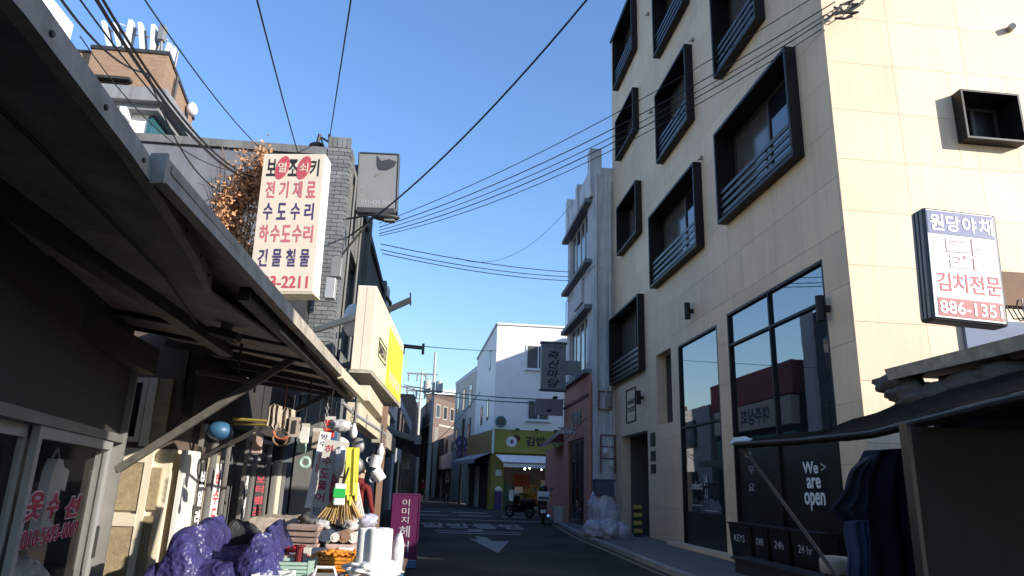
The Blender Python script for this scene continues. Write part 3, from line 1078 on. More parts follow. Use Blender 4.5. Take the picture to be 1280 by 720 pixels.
# shop floor
mb = MB()
mb.box(3.46, 4.55 - .35, 44.0, 44.6, 0, 3.2).box(7.95, 8.2, 44, 44.6, 0, 3.2).box(3.46, 9.6, 44.0, 44.5, 3.2, 4.74)
mb.build('shop_pier', 'sign_green', wb)
MB().box(7.75, 7.97, 43.95, 44.3, 0, 2.9).build('shop_post', 'white_lit', wb)
MB().box(3.5, 9.6, 49, 49.2, 0, 4.7).box(9.4, 9.6, 44.6, 49, 0, 4.7).box(3.5, 9.4, 44.6, 49, 3.3, 3.4).build('shop_interior', 'far_grey', wb)
MB().box(8.2, 9.6, 44, 44.3, 0, 3.2).build('side_panel', 'white_plaster', wb)
# yellow sign
ys = thing('snack_shop_sign', (3.5, 43.9, 3.3), 'long olive yellow signboard of the snack shop on the white building', 'sign')
MB().box(3.52, 9.4, 43.72, 43.99, 3.32, 4.68).build('board', 'sign_green', ys)
MY = frameP(0, 43.72)
MB(MY).plate([(4.57 + .33 * math.cos(t * .2618), 4.0 + .33 * math.sin(t * .2618)) for t in range(24)], -.03, -.001).build('emblem', 'white_lit', ys)
MB(MY).plate([(4.62, 4.36), (4.95, 4.42), (5.15, 4.2), (4.95, 3.95), (4.85, 4.25)], -.02, -.002).build('emblem_leaf', 'maroon', ys)
MB(MY).plate([(4.6 + .1 * math.cos(t * .5236), 4.0 + .13 * math.sin(t * .5236)) for t in range(12)], -.04, -.031).build('emblem_mark', 'purple_print', ys)
for i, ch in enumerate('김밥시대'):
    text(ys, MY, ch, 5.45 + i * .66, 6.0 + i * .66, 3.78, 4.36, 'black_print', .03, .02)
text(ys, MY, '김밥 전문점', 6.3, 6.9, 3.5, 3.6, 'black_print', .0)
for x in (4.9, 6.1, 7.3):
    MB().box(x - .12, x + .12, 43.5, 43.7, 4.72, 4.8).bar((x, 43.7, 4.76), (x, 44.0, 4.70), .04).build('sign_lamp', 'black_metal', ys)
# retractable awning
ra = thing('white_awning', (3.7, 43.9, 3.2), 'white sloping awning with a folded valance over the snack shop', 'awning')
P = [(3.62, 43.7, 3.2), (7.9, 43.7, 3.2), (8.0, 42.9, 2.72), (4.05, 42.9, 2.72)]
MB().add(P + [(x, y + .02, z - .04) for x, y, z in P], [(0, 1, 2, 3), (7, 6, 5, 4), (3, 2, 6, 7), (0, 3, 7, 4), (2, 1, 5, 6), (1, 0, 4, 5)]).build('canopy', 'white_plaster', ra)
MB().box(4.05, 8.0, 42.86, 42.9, 2.68, 2.76).build('front_bar', 'grey_metal', ra)
MB().box(4.05, 8.0, 42.88, 42.91, 2.46, 2.67).build('valance', 'white_plaster', ra)
# left wing of the shop, oblique front
an = thing('snack_shop_wing', (2.9, 48, 0), 'single storey wing of the snack shop with open dark front', 'building')
A, B = Vector((3.40, 43.95, 0)), Vector((2.2, 52.0, 0))
mb = MB().prism([(3.44, 44.62), (2.32, 52.0), (3.2, 52.0), (3.44, 50)], 0, 4.5)
mb.build('wall', 'dark_interior', an)
dA = B - A
angA = math.atan2(-dA.y, -dA.x)
MA = frameP(B.x, B.y, angA)
LA = dA.length
MB(MA).box(0, LA, .02, .18, 3.25, 4.72).build('side_sign', 'mustard', an)
MB(MA).box(LA - .9, LA, .02, .2, 0, 3.2).build('pier', 'sign_green', an)
MB(MA).box(3.2, 4.2, .05, .16, 0, 2.6).box(.1, .9, .05, .16, 0, 2.6).build('grey_shutter', 'far_grey', an)
MB().box(3.36, 3.5, 43.6, 43.72, 3.25, 4.8).build('corner_post', 'white_lit', an)
ws = thing('striped_awning', (2.6, 48, 3), 'grey striped awning with a scalloped edge on the side of the snack shop', 'awning')
mb = MB(MA).add([(0, -.0, 3.35), (LA - .3, 0, 3.35), (LA - .3, -1.0, 2.95), (0, -1.0, 2.95), (0, 0, 3.3), (LA - .3, 0, 3.3), (LA - .3, -1.0, 2.9), (0, -1.0, 2.9)],
               [(0, 1, 2, 3), (7, 6, 5, 4), (3, 2, 6, 7), (0, 3, 7, 4), (2, 1, 5, 6)])
mb.build('canopy', 'awning_stripe', ws)
for k in range(12):
    u = k * (LA - .3) / 12
    w = (LA - .3) / 12
    MB(MA).plate([(u, 2.92), (u + w, 2.92), (u + w * .95, 2.7), (u + w * .5, 2.62), (u + w * .05, 2.7)], -1.02, -1.0).build('scallop', 'awning_stripe', ws)
# goods at the snack shop
def at_shop(px, py, Y=44.9): return atY(px, py, Y)
for k_ in range(4): tag(MB().box(4.3 + k_ * .85, 4.9 + k_ * .85, 46.5, 47.0, 0, 1.5 + .3 * (k_ % 2)).build('display_shelf', ['teal_paint', 'white_plaster', 'mustard', 'far_cream'][k_]), ['teal', 'white', 'mustard', 'cream'][k_] + ' display shelf inside the snack shop', 'shelf')
o = MB().box(4.9, 5.9, 45.0, 45.1, 1.35, 2.1).build('red_banner', 'orange_card'); tag(o, 'orange red banner hanging in the snack shop', 'banner')
mb = thing('food_counter', (6.2, 44.6, 0), 'mustard topped food counter standing in front of the snack shop', 'counter')
MB().box(5.5, 7.0, 44.3, 44.7, .95, 1.35).build('tray', 'mustard', mb)
for x in (5.55, 6.95): MB().box(x - .03, x + .03, 44.35, 44.65, 0, .94).build('leg', 'dark_metal', mb)
MB().box(5.2, 5.9, 44.72, 44.8, .1, 1.0).build('front_panel', 'sign_green', mb)
o = thing('water_dispenser', (3.85, 43.6, 0), 'lilac water dispenser with a white cap against the yellow pier', 'dispenser')
MB().box(3.65, 4.05, 43.4, 43.8, 0, 1.05).build('body', 'purple_sign', o); MB().lathe([(.2, 0), (.24, .1), (.1, .28)], (3.85, 43.6, 1.05), 12).build('cap', 'ceramic', o)
o = MB().box(3.68, 4.05, 43.96, 43.99, 1.95, 2.3).build('notice', 'white_print'); tag(o, 'small white paper notice taped to the yellow pier', 'notice')
o = thing('white_chair', (4.9, 44.2, 0), 'white chair with dark legs in front of the snack shop', 'chair')
MB().box(4.6, 5.2, 44.0, 44.5, .5, .56).build('seat', 'plastic_white', o); MB().box(4.6, 5.2, 44.5, 44.55, .55, 1.15).build('backrest', 'plastic_white', o)
for x, y in ((4.63, 44.03), (5.17, 44.03), (4.63, 44.5), (5.17, 44.5)): MB().box(x - .03, x + .03, y - .03, y + .03, 0, .5).build('leg', 'dark_metal', o)
for i, (px, py) in enumerate(((656, 586), (662, 585), (677, 587))):
    p = atY(px, py, 45.2)
    o = thing('ceiling_lamp', p, ['left', 'middle', 'right'][i] + ' one of three small lamps glowing under the snack shop ceiling', 'lamp', 'lamps in the snack shop')
    MB().blob(p, (.05, .05, .05) if i < 2 else (.025, .025, .025), 2, 0).build('bulb', 'lamp_on', o)
    MB().lathe([(.09, .05), (.05, .14), (.02, .16), (.02, .5)], p, 10).build('shade', 'dark_metal', o)
o = thing('convex_mirror', (3.4, 43.3, 4.9), 'round green rimmed traffic mirror on the corner of the white building', 'mirror')
p = atY(626, 527, 43.4)
MB(Matrix.Translation(p)).torus((0, 0, 0), .3, .05, 'y').build('rim', 'teal_paint', o)
MB(Matrix.Translation(p)).plate([(.29 * math.cos(t * .2618), .29 * math.sin(t * .2618)) for t in range(24)], -.01, .02).build('glass', 'glass_grey', o)
MB().bar(p + Vector((0, .05, 0)), p + Vector((0, .65, 0)), .05).build('bracket', 'grey_metal', o)

# ---------------------------------------------------------------- far row, right-hand side
fc = thing('cream_flats', (2.6, 58, 0), 'cream three storey flats with dark windows left of the white building', 'building')
PF = [(3.02, 57.6), (3.6, 57.6), (6, 58), (6, 68), (1.55, 68)]
MB().prism(PF, 3.4, 10.55).build('wall', 'far_cream', fc)
MB().prism([(3.0, 57.6), (3.6, 57.55), (6, 58), (6, 68.2), (1.5, 68.2)], 10.56, 10.9).build('roof_edge', 'white_lit', fc)
MB().prism([(2.75, 58.4), (3.6, 57.6), (6, 58), (6, 68), (1.5, 68)], 0, 3.38).build('shop_floor', 'far_grey', fc)
da = Vector((3.02, 57.6)) - Vector((1.55, 68))
MC = frameP(1.55, 68, math.atan2(da.y, da.x))
for u0 in (1.2, 4.2, 7.2):
    window(fc, MC, u0, u0 + 1.3, 7.7, 9.7, -.03, 1, 'sign_frame', 'glass_dark', .08, .1)
    window(fc, MC, u0, u0 + 1.3, 4.6, 6.3, -.03, 1, 'sign_frame', 'glass_grey', .08, .1)
o = thing('round_sign_post', (2.35, 56, 0), 'round purple shop signs on a bracket left of the striped awning', 'sign')
for px, py, r_ in ((577, 553, .5), (578, 567, .5)):
    p = atY(px, py, 56)
    MB(Matrix.Translation(p)).plate([(r_ * math.cos(t * .2618), r_ * math.sin(t * .2618)) for t in range(24)], 0, .12).build('disc', 'purple_sign', o)
    text(o, frameP(p.x, 56, 0, p.z), '상가', -.3, .3, -.14, .14, 'pale_print')
MB().tube([(2.55, 56.1, 0), (2.55, 56.1, 6.5)], .06, 8).build('pole', 'dark_metal', o)
o = thing('grey_pole', (1.95, 54, 0), 'dark slim street pole beside the round purple signs', 'pole')
MB().tube([(1.92, 54, 0), (1.95, 54, 6.2)], .11, 8).build('post', 'dark_metal', o)
lr = thing('low_grey_building', (1.6, 72, 0), 'low pale grey building with an arched window behind the walking person', 'building')
PL = [(2.35, 68.3), (5, 68.3), (5, 84), (.4, 84)]
MB().prism(PL, 0, 6.4).build('wall', 'far_grey', lr)
dl = Vector((2.35, 68.3)) - Vector((.4, 84))
MLr = frameP(.4, 84, math.atan2(dl.y, dl.x))
MB(MLr).box(0, 15.8, -.5, 0, 2.9, 4.3).build('balcony_band', 'white_plaster', lr)
for u0 in (1, 5, 9.5, 12.8):
    window(lr, MLr, u0, u0 + 2, 4.5, 6.1, -.03, 2, 'far_grey', 'glass_dark', .08, .1)
    MB(MLr).box(u0, u0 + 2, -.06, -.01, 0, 2.5).build('shop_door', 'dark_metal', lr)
    MB(MLr).box(u0 + 2.1, u0 + 2.6, -.12, 0, 0, 2.8).build('pilaster', 'far_cream', lr)
br = thing('brown_brick_house', (0, 82, 0), 'brown brick house with white cornices closing the far end of the street', 'building')
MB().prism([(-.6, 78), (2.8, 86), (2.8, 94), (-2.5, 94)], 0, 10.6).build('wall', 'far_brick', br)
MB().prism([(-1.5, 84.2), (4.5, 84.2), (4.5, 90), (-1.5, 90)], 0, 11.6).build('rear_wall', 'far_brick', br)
MB().prism([(-1.6, 84.05), (4.6, 84.05), (4.6, 90.1), (-1.6, 90.1)], 11.62, 12.2).build('cornice', 'white_lit', br)
MB().prism([(-.75, 77.8), (2.95, 85.9), (2.8, 94.2), (-2.7, 94.2)], 7.6, 7.8).build('cornice', 'white_trim', br)
ba = math.atan2(8, 3.4)
MBr = frameP(-.6, 78, ba)
for z in (1.0, 4.4, 8.4):
    for u in (.8, 2.9, 5.0): window(br, MBr, u, u + 1.2, z, z + 1.5, -.05, 1, 'white_trim', 'glass_dark', .1, .1)
for x in (-.9, 1.2, 3.0): window(br, frameP(0, 84.2), x, x + 1.0, 9.3, 10.6, -.05, 1, 'white_trim', 'glass_dark', .1, .1)
o = MB().box(-.25, .12, 74, 74.6, 0, 7.0).build('pale_column', 'white_trim'); tag(o, 'pale sunlit narrow wall strip by the far utility pole', 'wall')
# ---------------------------------------------------------------- far row, left-hand side
fl = thing('dark_shop_row', (-2.2, 40, 0), 'row of dark two storey shops on the far left of the street', 'building')
MB().prism([(-2.25, 38), (-2.1, 60), (-9, 60), (-9, 38)], 0, 6.1).build('wall', 'far_grey', fl)
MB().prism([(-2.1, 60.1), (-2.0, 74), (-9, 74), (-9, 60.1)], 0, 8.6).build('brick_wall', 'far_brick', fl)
MB().prism([(-2.0, 74.1), (-2.3, 90), (-9, 90), (-9, 74.1)], 0, 9.5).build('rear_wall', 'concrete_side', fl)
MFl = frameL(-2.16, 0)
for u in (40, 44, 48, 52, 56):
    window(fl, MFl, u, u + 2.4, 3.9, 5.4, -.06, 2, 'sign_frame', 'glass_dark', .08, .1)
    MB(MFl).box(u, u + 2.6, -.12, -.02, 0, 2.5).build('shutter', 'dark_metal', fl)
o = thing('far_left_awning', (-1.2, 27, 2.7), 'long pale grey awning tube reaching over the far left pavement', 'awning')
MB().bar((-2.1, 24, 3.15), (-.62, 24, 2.75), .06, .16).bar((-.62, 23.9, 2.75), (-.9, 36, 2.75), .22, .3).build('edge', 'grey_metal', o)
MB().add([(-2.1, 24, 3.1), (-.65, 24, 2.7), (-.9, 36, 2.7), (-2.1, 36, 3.1), (-2.1, 24, 3.05), (-.65, 24, 2.65), (-.9, 36, 2.65), (-2.1, 36, 3.05)],
         [(0, 1, 2, 3), (7, 6, 5, 4), (0, 1, 5, 4), (1, 2, 6, 5)]).build('sheet', 'soffit', o)
o = MB().box(-1.4, -1.05, 30, 30.1, 1.9, 2.9).build('hanging_banner', 'sign_white'); tag(o, 'small white banner hanging under the far left awning', 'banner')
# red shop house on the left, seen mirrored in the shop glass
rs = thing('red_shop_house', (-2.4, 24, 0), 'two storey shop with a red roof band and cream sign behind the grey building', 'building')
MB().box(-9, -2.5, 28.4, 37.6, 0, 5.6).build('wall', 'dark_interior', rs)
MB().box(-9, -2.2, 28.4, 37.6, 5.6, 7.0).build('roof_band', 'roof_red', rs)
MB().box(-2.48, -2.1, 28.5, 37, 4.3, 5.5).build('sign_band', 'sign_cream', rs)
MB().box(-2.48, -2.2, 28.5, 37, 2.6, 4.0).build('teal_band', 'teal_paint', rs)
dx_ = thing('dark_narrow_house', (-2.4, 25, 0), 'narrow dark house wedged behind the grey concrete building', 'building')
MB().box(-9, -2.35, 23.2, 27.4, 0, 8.6).build('wall', 'concrete_dark', dx_)
MB().box(-2.36, -2.2, 26.6, 27.4, 0, 8.7).build('pier', 'white_plaster', dx_)
for z in (3.4, 6.0): window(dx_, frameL(-2.35), 24, 26, z, z + 1.5, -.04, 2, 'sign_frame', 'glass_dark', .06, .08)
MB().box(-2.36, -2.05, 24.2, 24.9, 5.0, 5.5).build('cooling_unit', 'ceramic', dx_)
text(rs, frameL(-2.1), '여주상회', 30.5, 33.5, 4.5, 5.3, 'navy_print', .03)

# utility poles
def utility_pole(x, y, H, label, arms, trans):
    t = thing('utility_pole', (x, y, 0), label, 'utility pole', 'utility poles at the far end of the street')
    MB().tube([(x, y, 0), (x, y, H)], .2, 10, .11).build('pole', 'pole_concrete', t)
    for z in arms:
        a = MB().box(x - 2.4, x + .3, y - .06, y + .06, z, z + .13)
        a.bar((x - .9, y, z), (x, y, z - .9), .07)
        a.build('crossarm', 'grey_metal', t)
        for k in range(3):
            MB().lathe([(.04, 0), (.1, -.1), (.05, -.2), (.1, -.3), (.05, -.4), (.1, -.5), (.02, -.62)], (x - 2.2 + k * .75, y, z), 8).build('insulator', 'insulator', t)
    for dx in trans:
        MB().lathe([(.2, 0), (.32, .06), (.32, .95), (.2, 1.05)], (x + dx, y - .35, 9.0), 12).build('transformer', 'pole_concrete', t)
    return t


p = atY(537, 440, 62)
utility_pole(-.55, 62, p.z, 'tall pale concrete utility pole with two crossarms and transformers', [p.z - 2.05, p.z - 3.55], (-.55, .5))
utility_pole(-2.0, 76, 13, 'farther utility pole, lower in the picture, beside the yellow sign', [11.2, 10], ())

# people
person((.93, 52.5, 0), R(10), 'person in a long dark coat walking towards the camera in the far street', h=1.8, group='people walking in the far street')
person((-.92, 60, 0), R(-20), 'person in dark clothes farther off, by the left shops', top='cloth_red', h=1.75, group='people walking in the far street')

# ---------------------------------------------------------------- motorbikes
def motorbike(x, y, yaw, label, box=True):
    t = thing('motorbike', (x, y, 0), label, 'motorbike', 'motorbikes parked before the snack shop')
    M = Matrix.Translation((x, y, 0)) @ Matrix.Rotation(yaw, 4, 'Z')   # rear looks along local -y
    for yy in (-.05, 1.2):
        w = MB(M).torus((0, yy, .30), .24, .06, 'x', 22, 8).build('wheel', 'black_rubber', t)
        mb = MB(M).torus((0, yy, .30), .17, .018, 'x', 18, 6)
        for k in range(6):
            a = k * math.pi / 3
            mb.bar((0, yy, .3), (0, yy + .17 * math.cos(a), .3 + .17 * math.sin(a)), .02)
        mb.build('rim', 'chrome', w)
    mb = MB(M)
    mb.hexa([(-.12, -.30, .45), (.12, -.30, .45), (.14, .45, .38), (-.14, .45, .38)], [(-.10, -.34, .72), (.10, -.34, .72), (.13, .45, .74), (-.13, .45, .74)])
    mb.hexa([(-.15, .4, .25), (.15, .4, .25), (.13, .8, .25), (-.13, .8, .25)], [(-.10, .4, .55), (.10, .4, .55), (.10, .75, .6), (-.10, .75, .6)])
    mb.hexa([(-.18, .78, .3), (.18, .78, .3), (.12, .98, .35), (-.12, .98, .35)], [(-.16, .72, .95), (.16, .72, .95), (.12, .86, 1.0), (-.12, .86, 1.0)])
    mb.build('body', 'bike_black', t, bevel=.02)
    MB(M).hexa([(-.13, -.30, .73), (.13, -.30, .73), (.12, .5, .75), (-.12, .5, .75)], [(-.12, -.30, .83), (.12, -.30, .83), (.11, .48, .80), (-.11, .48, .80)]).build('seat', 'black_rubber', t, bevel=.03)
    mb = MB(M).tube([(-.34, .66, 1.05), (-.12, .78, 1.03), (.12, .78, 1.03), (.34, .66, 1.05)], .02, 6)
    mb.tube([(0, .8, 1.0), (0, 1.15, .35)], .035, 6)
    mb.build('handlebar', 'dark_metal', t)
    for s in (-1, 1):
        m_ = MB(M).tube([(s * .28, .7, 1.05), (s * .33, .68, 1.27)], .009, 5)
        m_.box(s * .33 - .06, s * .33 + .06, .67, .69, 1.26, 1.34)
        m_.build('mirror', 'dark_metal', t)
    MB(M).tube([(.17, .3, .24), (.19, -.25, .30), (.19, -.42, .33)], .05, 8).build('exhaust', 'chrome', t)
    MB(M).box(-.10, .10, -.44, -.43, .42, .54).build('number_plate', 'sign_white', t)
    MB(M).box(-.08, .08, -.37, -.33, .60, .66).build('tail_light', 'maroon', t)
    MB(M).hexa([(-.10, -.36, .40), (.10, -.36, .40), (.09, -.1, .5), (-.09, -.1, .5)], [(-.09, -.43, .60), (.09, -.43, .60), (.09, -.1, .62), (-.09, -.1, .62)]).build('mudguard', 'bike_black', t)
    if box:
        MB(M).box(-.24, .24, -.42, .0, .86, 1.20).build('top_box', 'sign_white', t, bevel=.03)
        MB(M).box(-.2, .2, -.44, -.421, .92, 1.02).build('box_label', 'crate_blue', t)
        MB(M).blob((0, .05, 1.3), (.16, .16, .15), 2).build('helmet', 'bike_black', t, smooth=True)
    return t


motorbike(4.25, 28.1, R(-8), 'black delivery scooter with a white top box seen from behind')
motorbike(4.25, 32.4, R(38), 'second motorbike parked sideways, half behind the delivery scooter', box=False)
o = thing('white_bin', (4.85, 28.2, .07), 'small pale plastic bin at the kerb beside the scooter', 'bin')
MB().hexa([(4.68, 28.1, .07), (5.0, 28.1, .07), (5.0, 28.4, .07), (4.68, 28.4, .07)], [(4.64, 28.05, .62), (5.04, 28.05, .62), (5.04, 28.45, .62), (4.64, 28.45, .62)]).build('bucket', 'far_grey', o)
MB().box(4.62, 5.06, 28.03, 28.47, .621, .66).build('lid', 'far_grey', o)

# ================================================================ left side: grey building and what stands on or behind it
gl = thing('grey_concrete_building', (-2.0, 12.8, 0), 'dark grey concrete building with a glazed brick corner pier behind the hardware sign', 'building')
MB().box(-10, -2.47, 12.84, 13.1, 0, 7.45).box(-10, -9.8, 13.1, 23, 0, 7.4).build('front_wall', 'concrete_dark', gl)
MB().box(-10.1, -2.47, 12.78, 13.15, 7.46, 7.62).build('coping', 'concrete_side', gl)
mb = MB(frameL(-2.06))
for r_ in subtract((13.1, 22.8, 0, 7.35), [(14.0, 16.2, 3.9, 6.1), (17.3, 19.6, 4.2, 6.2), (20.3, 22.0, 4.2, 6.2)]): mb.box(r_[0], r_[1], 0, .25, r_[2], r_[3])
mb.build('side_wall', 'concrete_side', gl)
MB().box(-9.8, -2.3, 13.1, 22.6, 7.0, 7.1).box(-9.8, -2.3, 22.55, 22.8, 0, 7.35).build('roof_slab', 'concrete_dark', gl)
for a, b in ((14.0, 16.2), (17.3, 19.6), (20.3, 22.0)):
    window(gl, frameL(-2.06), a, b, 3.9 if a == 14 else 4.2, 6.1 if a == 14 else 6.2, .1, 2, 'sign_frame', 'glass_dark', .06)
MB().box(-2.43, -2.03, 12.83, 13.25, 0, 7.72).build('pier_core', 'mortar', gl)
for r_ in range(62):
    z = 7.62 - r_ * .082
    if z < 2.8: break
    for q in range(3):
        x0 = -2.45 + q * .22 - (r_ % 2) * .11
        a, b = max(x0, -2.45), min(x0 + .21, -2.0)
        if b - a > .03: piece('brick', gl, frameP(0, 12.8), a, b, -.02, .028, z - .072, z, 'glazed_brick')
    for q in range(2):
        y0 = 12.83 + q * .22 - (r_ % 2) * .0
        piece('brick', gl, frameL(-2.0), y0, y0 + .205, -.02, .028, z - .072, z, 'glazed_brick')
for q in range(5): piece('brick', gl, frameP(0, 12.8), -2.45 + q * .09, -2.37 + q * .09, -.03, .03, 7.63, 7.85, 'glazed_brick')
for y in (17.0, 22.75): MB().box(-2.1, -1.95, y - .22, y + .12, 0, 7.75).build('side_pier', 'concrete_side', gl)
MB().box(-2.12, -1.98, 13.3, 22.6, 7.36, 7.5).build('coping', 'concrete_side', gl)
MB().tube([(-1.95, 22.9, 7.3), (-1.8, 22.9, 7.1), (-1.8, 22.9, 6.4), (-1.9, 22.9, 6.2), (-1.9, 22.9, 3)], .06, 7).build('drain_pipe', 'dark_metal', gl)
MB().tube([(-1.96, 13.5, 7.3), (-1.96, 13.5, 3)], .035, 6).build('drain_pipe', 'dark_metal', gl)
MB().tube([(-1.96, 15.0, 7.2), (-1.96, 15.0, 3.5)], .03, 6).build('drain_pipe', 'concrete_side', gl)
MB().box(-2.9, -2.46, 12.5, 12.82, 3.0, 6.3).build('dark_cabinet', 'dark_metal', gl)
for k in range(5): MB().box(-2.78, -2.68, 12.44, 12.5, 5.62 - k * .16, 5.7 - k * .16).build('insulator', 'ceramic', gl)
for (px0, py0, px1, py1, m_, lb) in ((412, 322, 428, 345, 'grey_metal', 'grey electric box, upper one on the glazed brick pier'), (405, 347, 420, 372, 'alu', 'pale electric box, lower one, just right of the hardware sign')):
    a, b = atY(px0, py1, 12.3), atY(px1, py0, 12.3)
    o = MB().box(a.x, b.x, 12.3, 12.5, a.z, b.z).build('electric_box', m_, bevel=.01)
    tag(o, lb, 'electric box')
# roof antenna and penthouse
o = thing('roof_antenna', (-2.7, 13, 7.6), 'small black antenna mast on the corner of the grey roof', 'antenna')
mb = MB()
p = [atY(x, y, 13) for x, y in ((396, 182), (400, 168), (404, 182), (412, 182), (412, 168), (402, 172), (412, 178))]
mb.tube([p[0], p[1]], .035, 6).tube([p[3], p[4]], .03, 6).tube([p[5], p[6]], .02, 6).tube([p[2], p[1]], .02, 6)
mb.build('mast', 'black_metal', o)
MB().blob(p[0] + Vector((0, 0, -.02)), (.16, .1, .08), 2, .3).build('base', 'black_metal', o)
ph = thing('penthouse', (-7.5, 17, 7.1), 'white rooftop room under a projecting flat slab behind the grey wall', 'building')
MB().box(-13, -8.0, 17.5, 20.8, 7.1, 10.45).build('wall', 'white_plaster', ph)
MB().box(-13.4, -7.5, 17.0, 20.9, 10.62, 11.0).box(-13.2, -7.7, 17.2, 20.9, 10.45, 10.62).build('roof_slab', 'ledge', ph)
for k in range(5): MB().box(-12.6 + k, -12.45 + k, 17.1, 17.5, 10.2, 10.45).build('joist', 'white_lit', ph)
MB().box(-8.02, -7.9, 17.45, 20.7, 7.1, 10.4).build('corner_trim', 'teal_glass', ph)
bt = thing('brown_brick_tower', (-10.8, 24, 0), 'brown brick tower block with teal windows carrying phone antennas', 'building')
MB().prism([(-13.45, 24), (-10.75, 24), (-11.45, 28.9), (-13.45, 28.9)], 0, 16.35).box(-14.6, -13.46, 25.2, 28.8, 0, 16.9).build('wall', 'brown_brick', bt)
MB().prism([(-13.5, 23.95), (-10.7, 23.95), (-11.4, 29.0), (-13.5, 29.0)], 16.36, 16.5).box(-14.65, -13.51, 25.15, 29, 16.91, 17.0).build('coping', 'dark_metal', bt)
window(bt, frameP(0, 24), -12.9, -11.9, 13.6, 15.0, -.03, 1, 'sign_frame', 'teal_glass', .08, .1)
window(bt, frameP(0, 25.2), -14.4, -13.75, 14.4, 15.8, -.03, 1, 'sign_frame', 'teal_glass', .08, .1)
MB().box(-13.0, -11.8, 23.7, 23.99, 15.05, 15.15).build('window_hood', 'dark_metal', bt)
MB().box(-14.5, -13.6, 24.9, 25.19, 15.85, 15.95).build('window_hood', 'dark_metal', bt)
MB().tube([(-10.8, 25.2, 16.2), (-10.82, 25.2, 8)], .06, 7).build('drain_pipe', 'dark_metal', bt)
wt = thing('white_tower', (-12.5, 15, 0), 'bright white building corner above the near awning, at the top left', 'building')
MB().box(-20, -12.55, 15, 21.1, 0, 15.35).build('wall', 'white_lit', wt)
# phone antennas: (foot px, foot py, top px, top py, width)
ANT = [(138, 57, 130, 28, .24, 'leftmost'), (150, 57, 143, 30, .2, 'second from the left'), (157, 60, 165, 27, .28, 'third from the left'), (179, 64, 176, 30, .26, 'fourth from the left'),
       (191, 66, 193, 33, .3, 'fifth from the left'), (208, 70, 213, 56, .3, 'low one at the right end'), (214, 72, 218, 60, .2, 'last on the right')]
for x0, y0, x1, y1, w, lb in ANT:
    a, b = atY(x0, y0 + 3, 24.6), atY(x1, y1, 24.6)
    t = thing('phone_antenna', a, 'white upright phone antenna on the brick tower, ' + lb, 'antenna', 'phone antennas on the brick tower')
    MB().bar(a, b, w, .14).build('panel', 'antenna', t)
    MB().tube([a + Vector((.12, .15, -.2)), b.lerp(a, .1) + Vector((.1, .15, 0))], .04, 6).build('mast', 'grey_metal', t)
o = thing('antenna_unit', atY(202, 55, 24.5), 'boxy grey radio unit on a stand among the phone antennas', 'radio unit')
a, b = atY(197, 50, 24.5), atY(208, 33, 24.5)
MB().box(a.x, b.x, 24.4, 24.7, a.z, b.z).build('unit', 'sign_grey', o, bevel=.02)
MB().tube([atY(202, 68, 24.55), atY(202, 48, 24.55)], .05, 6).tube([atY(196, 66, 24.55), atY(203, 50, 24.55)], .03, 6).build('stand', 'grey_metal', o)
o = MB().tube([atY(135, 38, 24.8), atY(210, 50, 24.8)], .04, 6).tube([atY(150, 30, 24.8), atY(182, 42, 24.8)], .03, 6).build('antenna_rail', 'antenna')
tag(o, 'white rail joining the antennas on the brick tower', 'rail')
p = atY(240, 137, 27.6)
o = MB().blob(p, (.22, .3, .3), 2).build('satellite_dish', 'antenna', smooth=True)
tag(o, 'small white satellite dish on the side of the brick tower', 'satellite dish')

# shop bodies on the left behind the awnings
o = MB().box(-9, -2.85, 9.2, 12.75, 0, 3.3).box(-9, -3.4, 2.0, 9.19, 2.7, 3.0).build('low_shop_roof', 'concrete_side')
tag(o, 'low flat roofs of the market shops behind the awnings', 'building')

# ---------------------------------------------------------------- big upright hardware sign
hs_ = thing('hardware_sign', (-2.0, 8.5, 3.4), 'large cream signboard lettered for keys, electrical goods and plumbing, above the awning', 'sign')
SA = -.12
MH = frameP(-2.34, 8.62, SA) @ Matrix.Rotation(R(-1.2), 4, 'Y')
HW = .80
MB(MH).box(0, HW, 0, .28, 3.55, 5.42).build('cabinet', 'sign_white', hs_)
MB(MH).box(.005, HW - .005, -.012, -.001, 3.56, 5.41).build('face', 'sign_cream', hs_)
MB(MH).box(-.008, HW + .008, -.015, .29, 3.53, 3.549).build('bottom_edge', 'cream_metal', hs_)
rows = [('보열조쇠키', 5.10, 5.34), ('전기재료', 4.80, 5.03), ('수도수리', 4.50, 4.73), ('하수도수리', 4.20, 4.43), ('건물철물', 3.88, 4.11), ('933-2211', 3.60, 3.76)]
cols = ['black_print', 'pink_print', 'navy_print', 'pink_print', 'navy_print', 'red_print']
for (s_, z0, z1), c in zip(rows, cols):
    if s_[0] == '9':
        text(hs_, MH, s_, .08, HW - .07, z0, z1, c, .02, y=-.012)
        continue
    n = len(s_)
    st = (HW - .10) / n
    for i, ch in enumerate(s_):
        w_ = st * (.84 if n == 5 else .66)
        x = .05 + st * (i + .5)
        oval = n == 5 and ch in '열쇠'
        if oval:
            MB(MH).plate([(x + .085 * math.cos(t * .2618) + .03 * math.sin(t * .2618), (z0 + z1) / 2 + .165 * math.sin(t * .2618)) for t in range(24)], -.0165, -.0125).build('oval', 'red_print', hs_)
            text(hs_, MH, ch, x - .055, x + .055, z0 + .05, z1 - .05, 'sign_cream', .008, y=-.017)
        else:
            text(hs_, MH, ch, x - w_ / 2, x + w_ / 2, z0, z1, c, .022, y=-.012)
MB().bar((-2.3, 8.9, 3.6), (-2.6, 12.4, 3.9), .06).bar((-2.3, 8.9, 5.0), (-2.6, 12.4, 5.0), .06).bar((-2.3, 8.9, 3.5), (-2.3, 8.9, 2.5), .07).build('bracket', 'dark_metal', hs_)
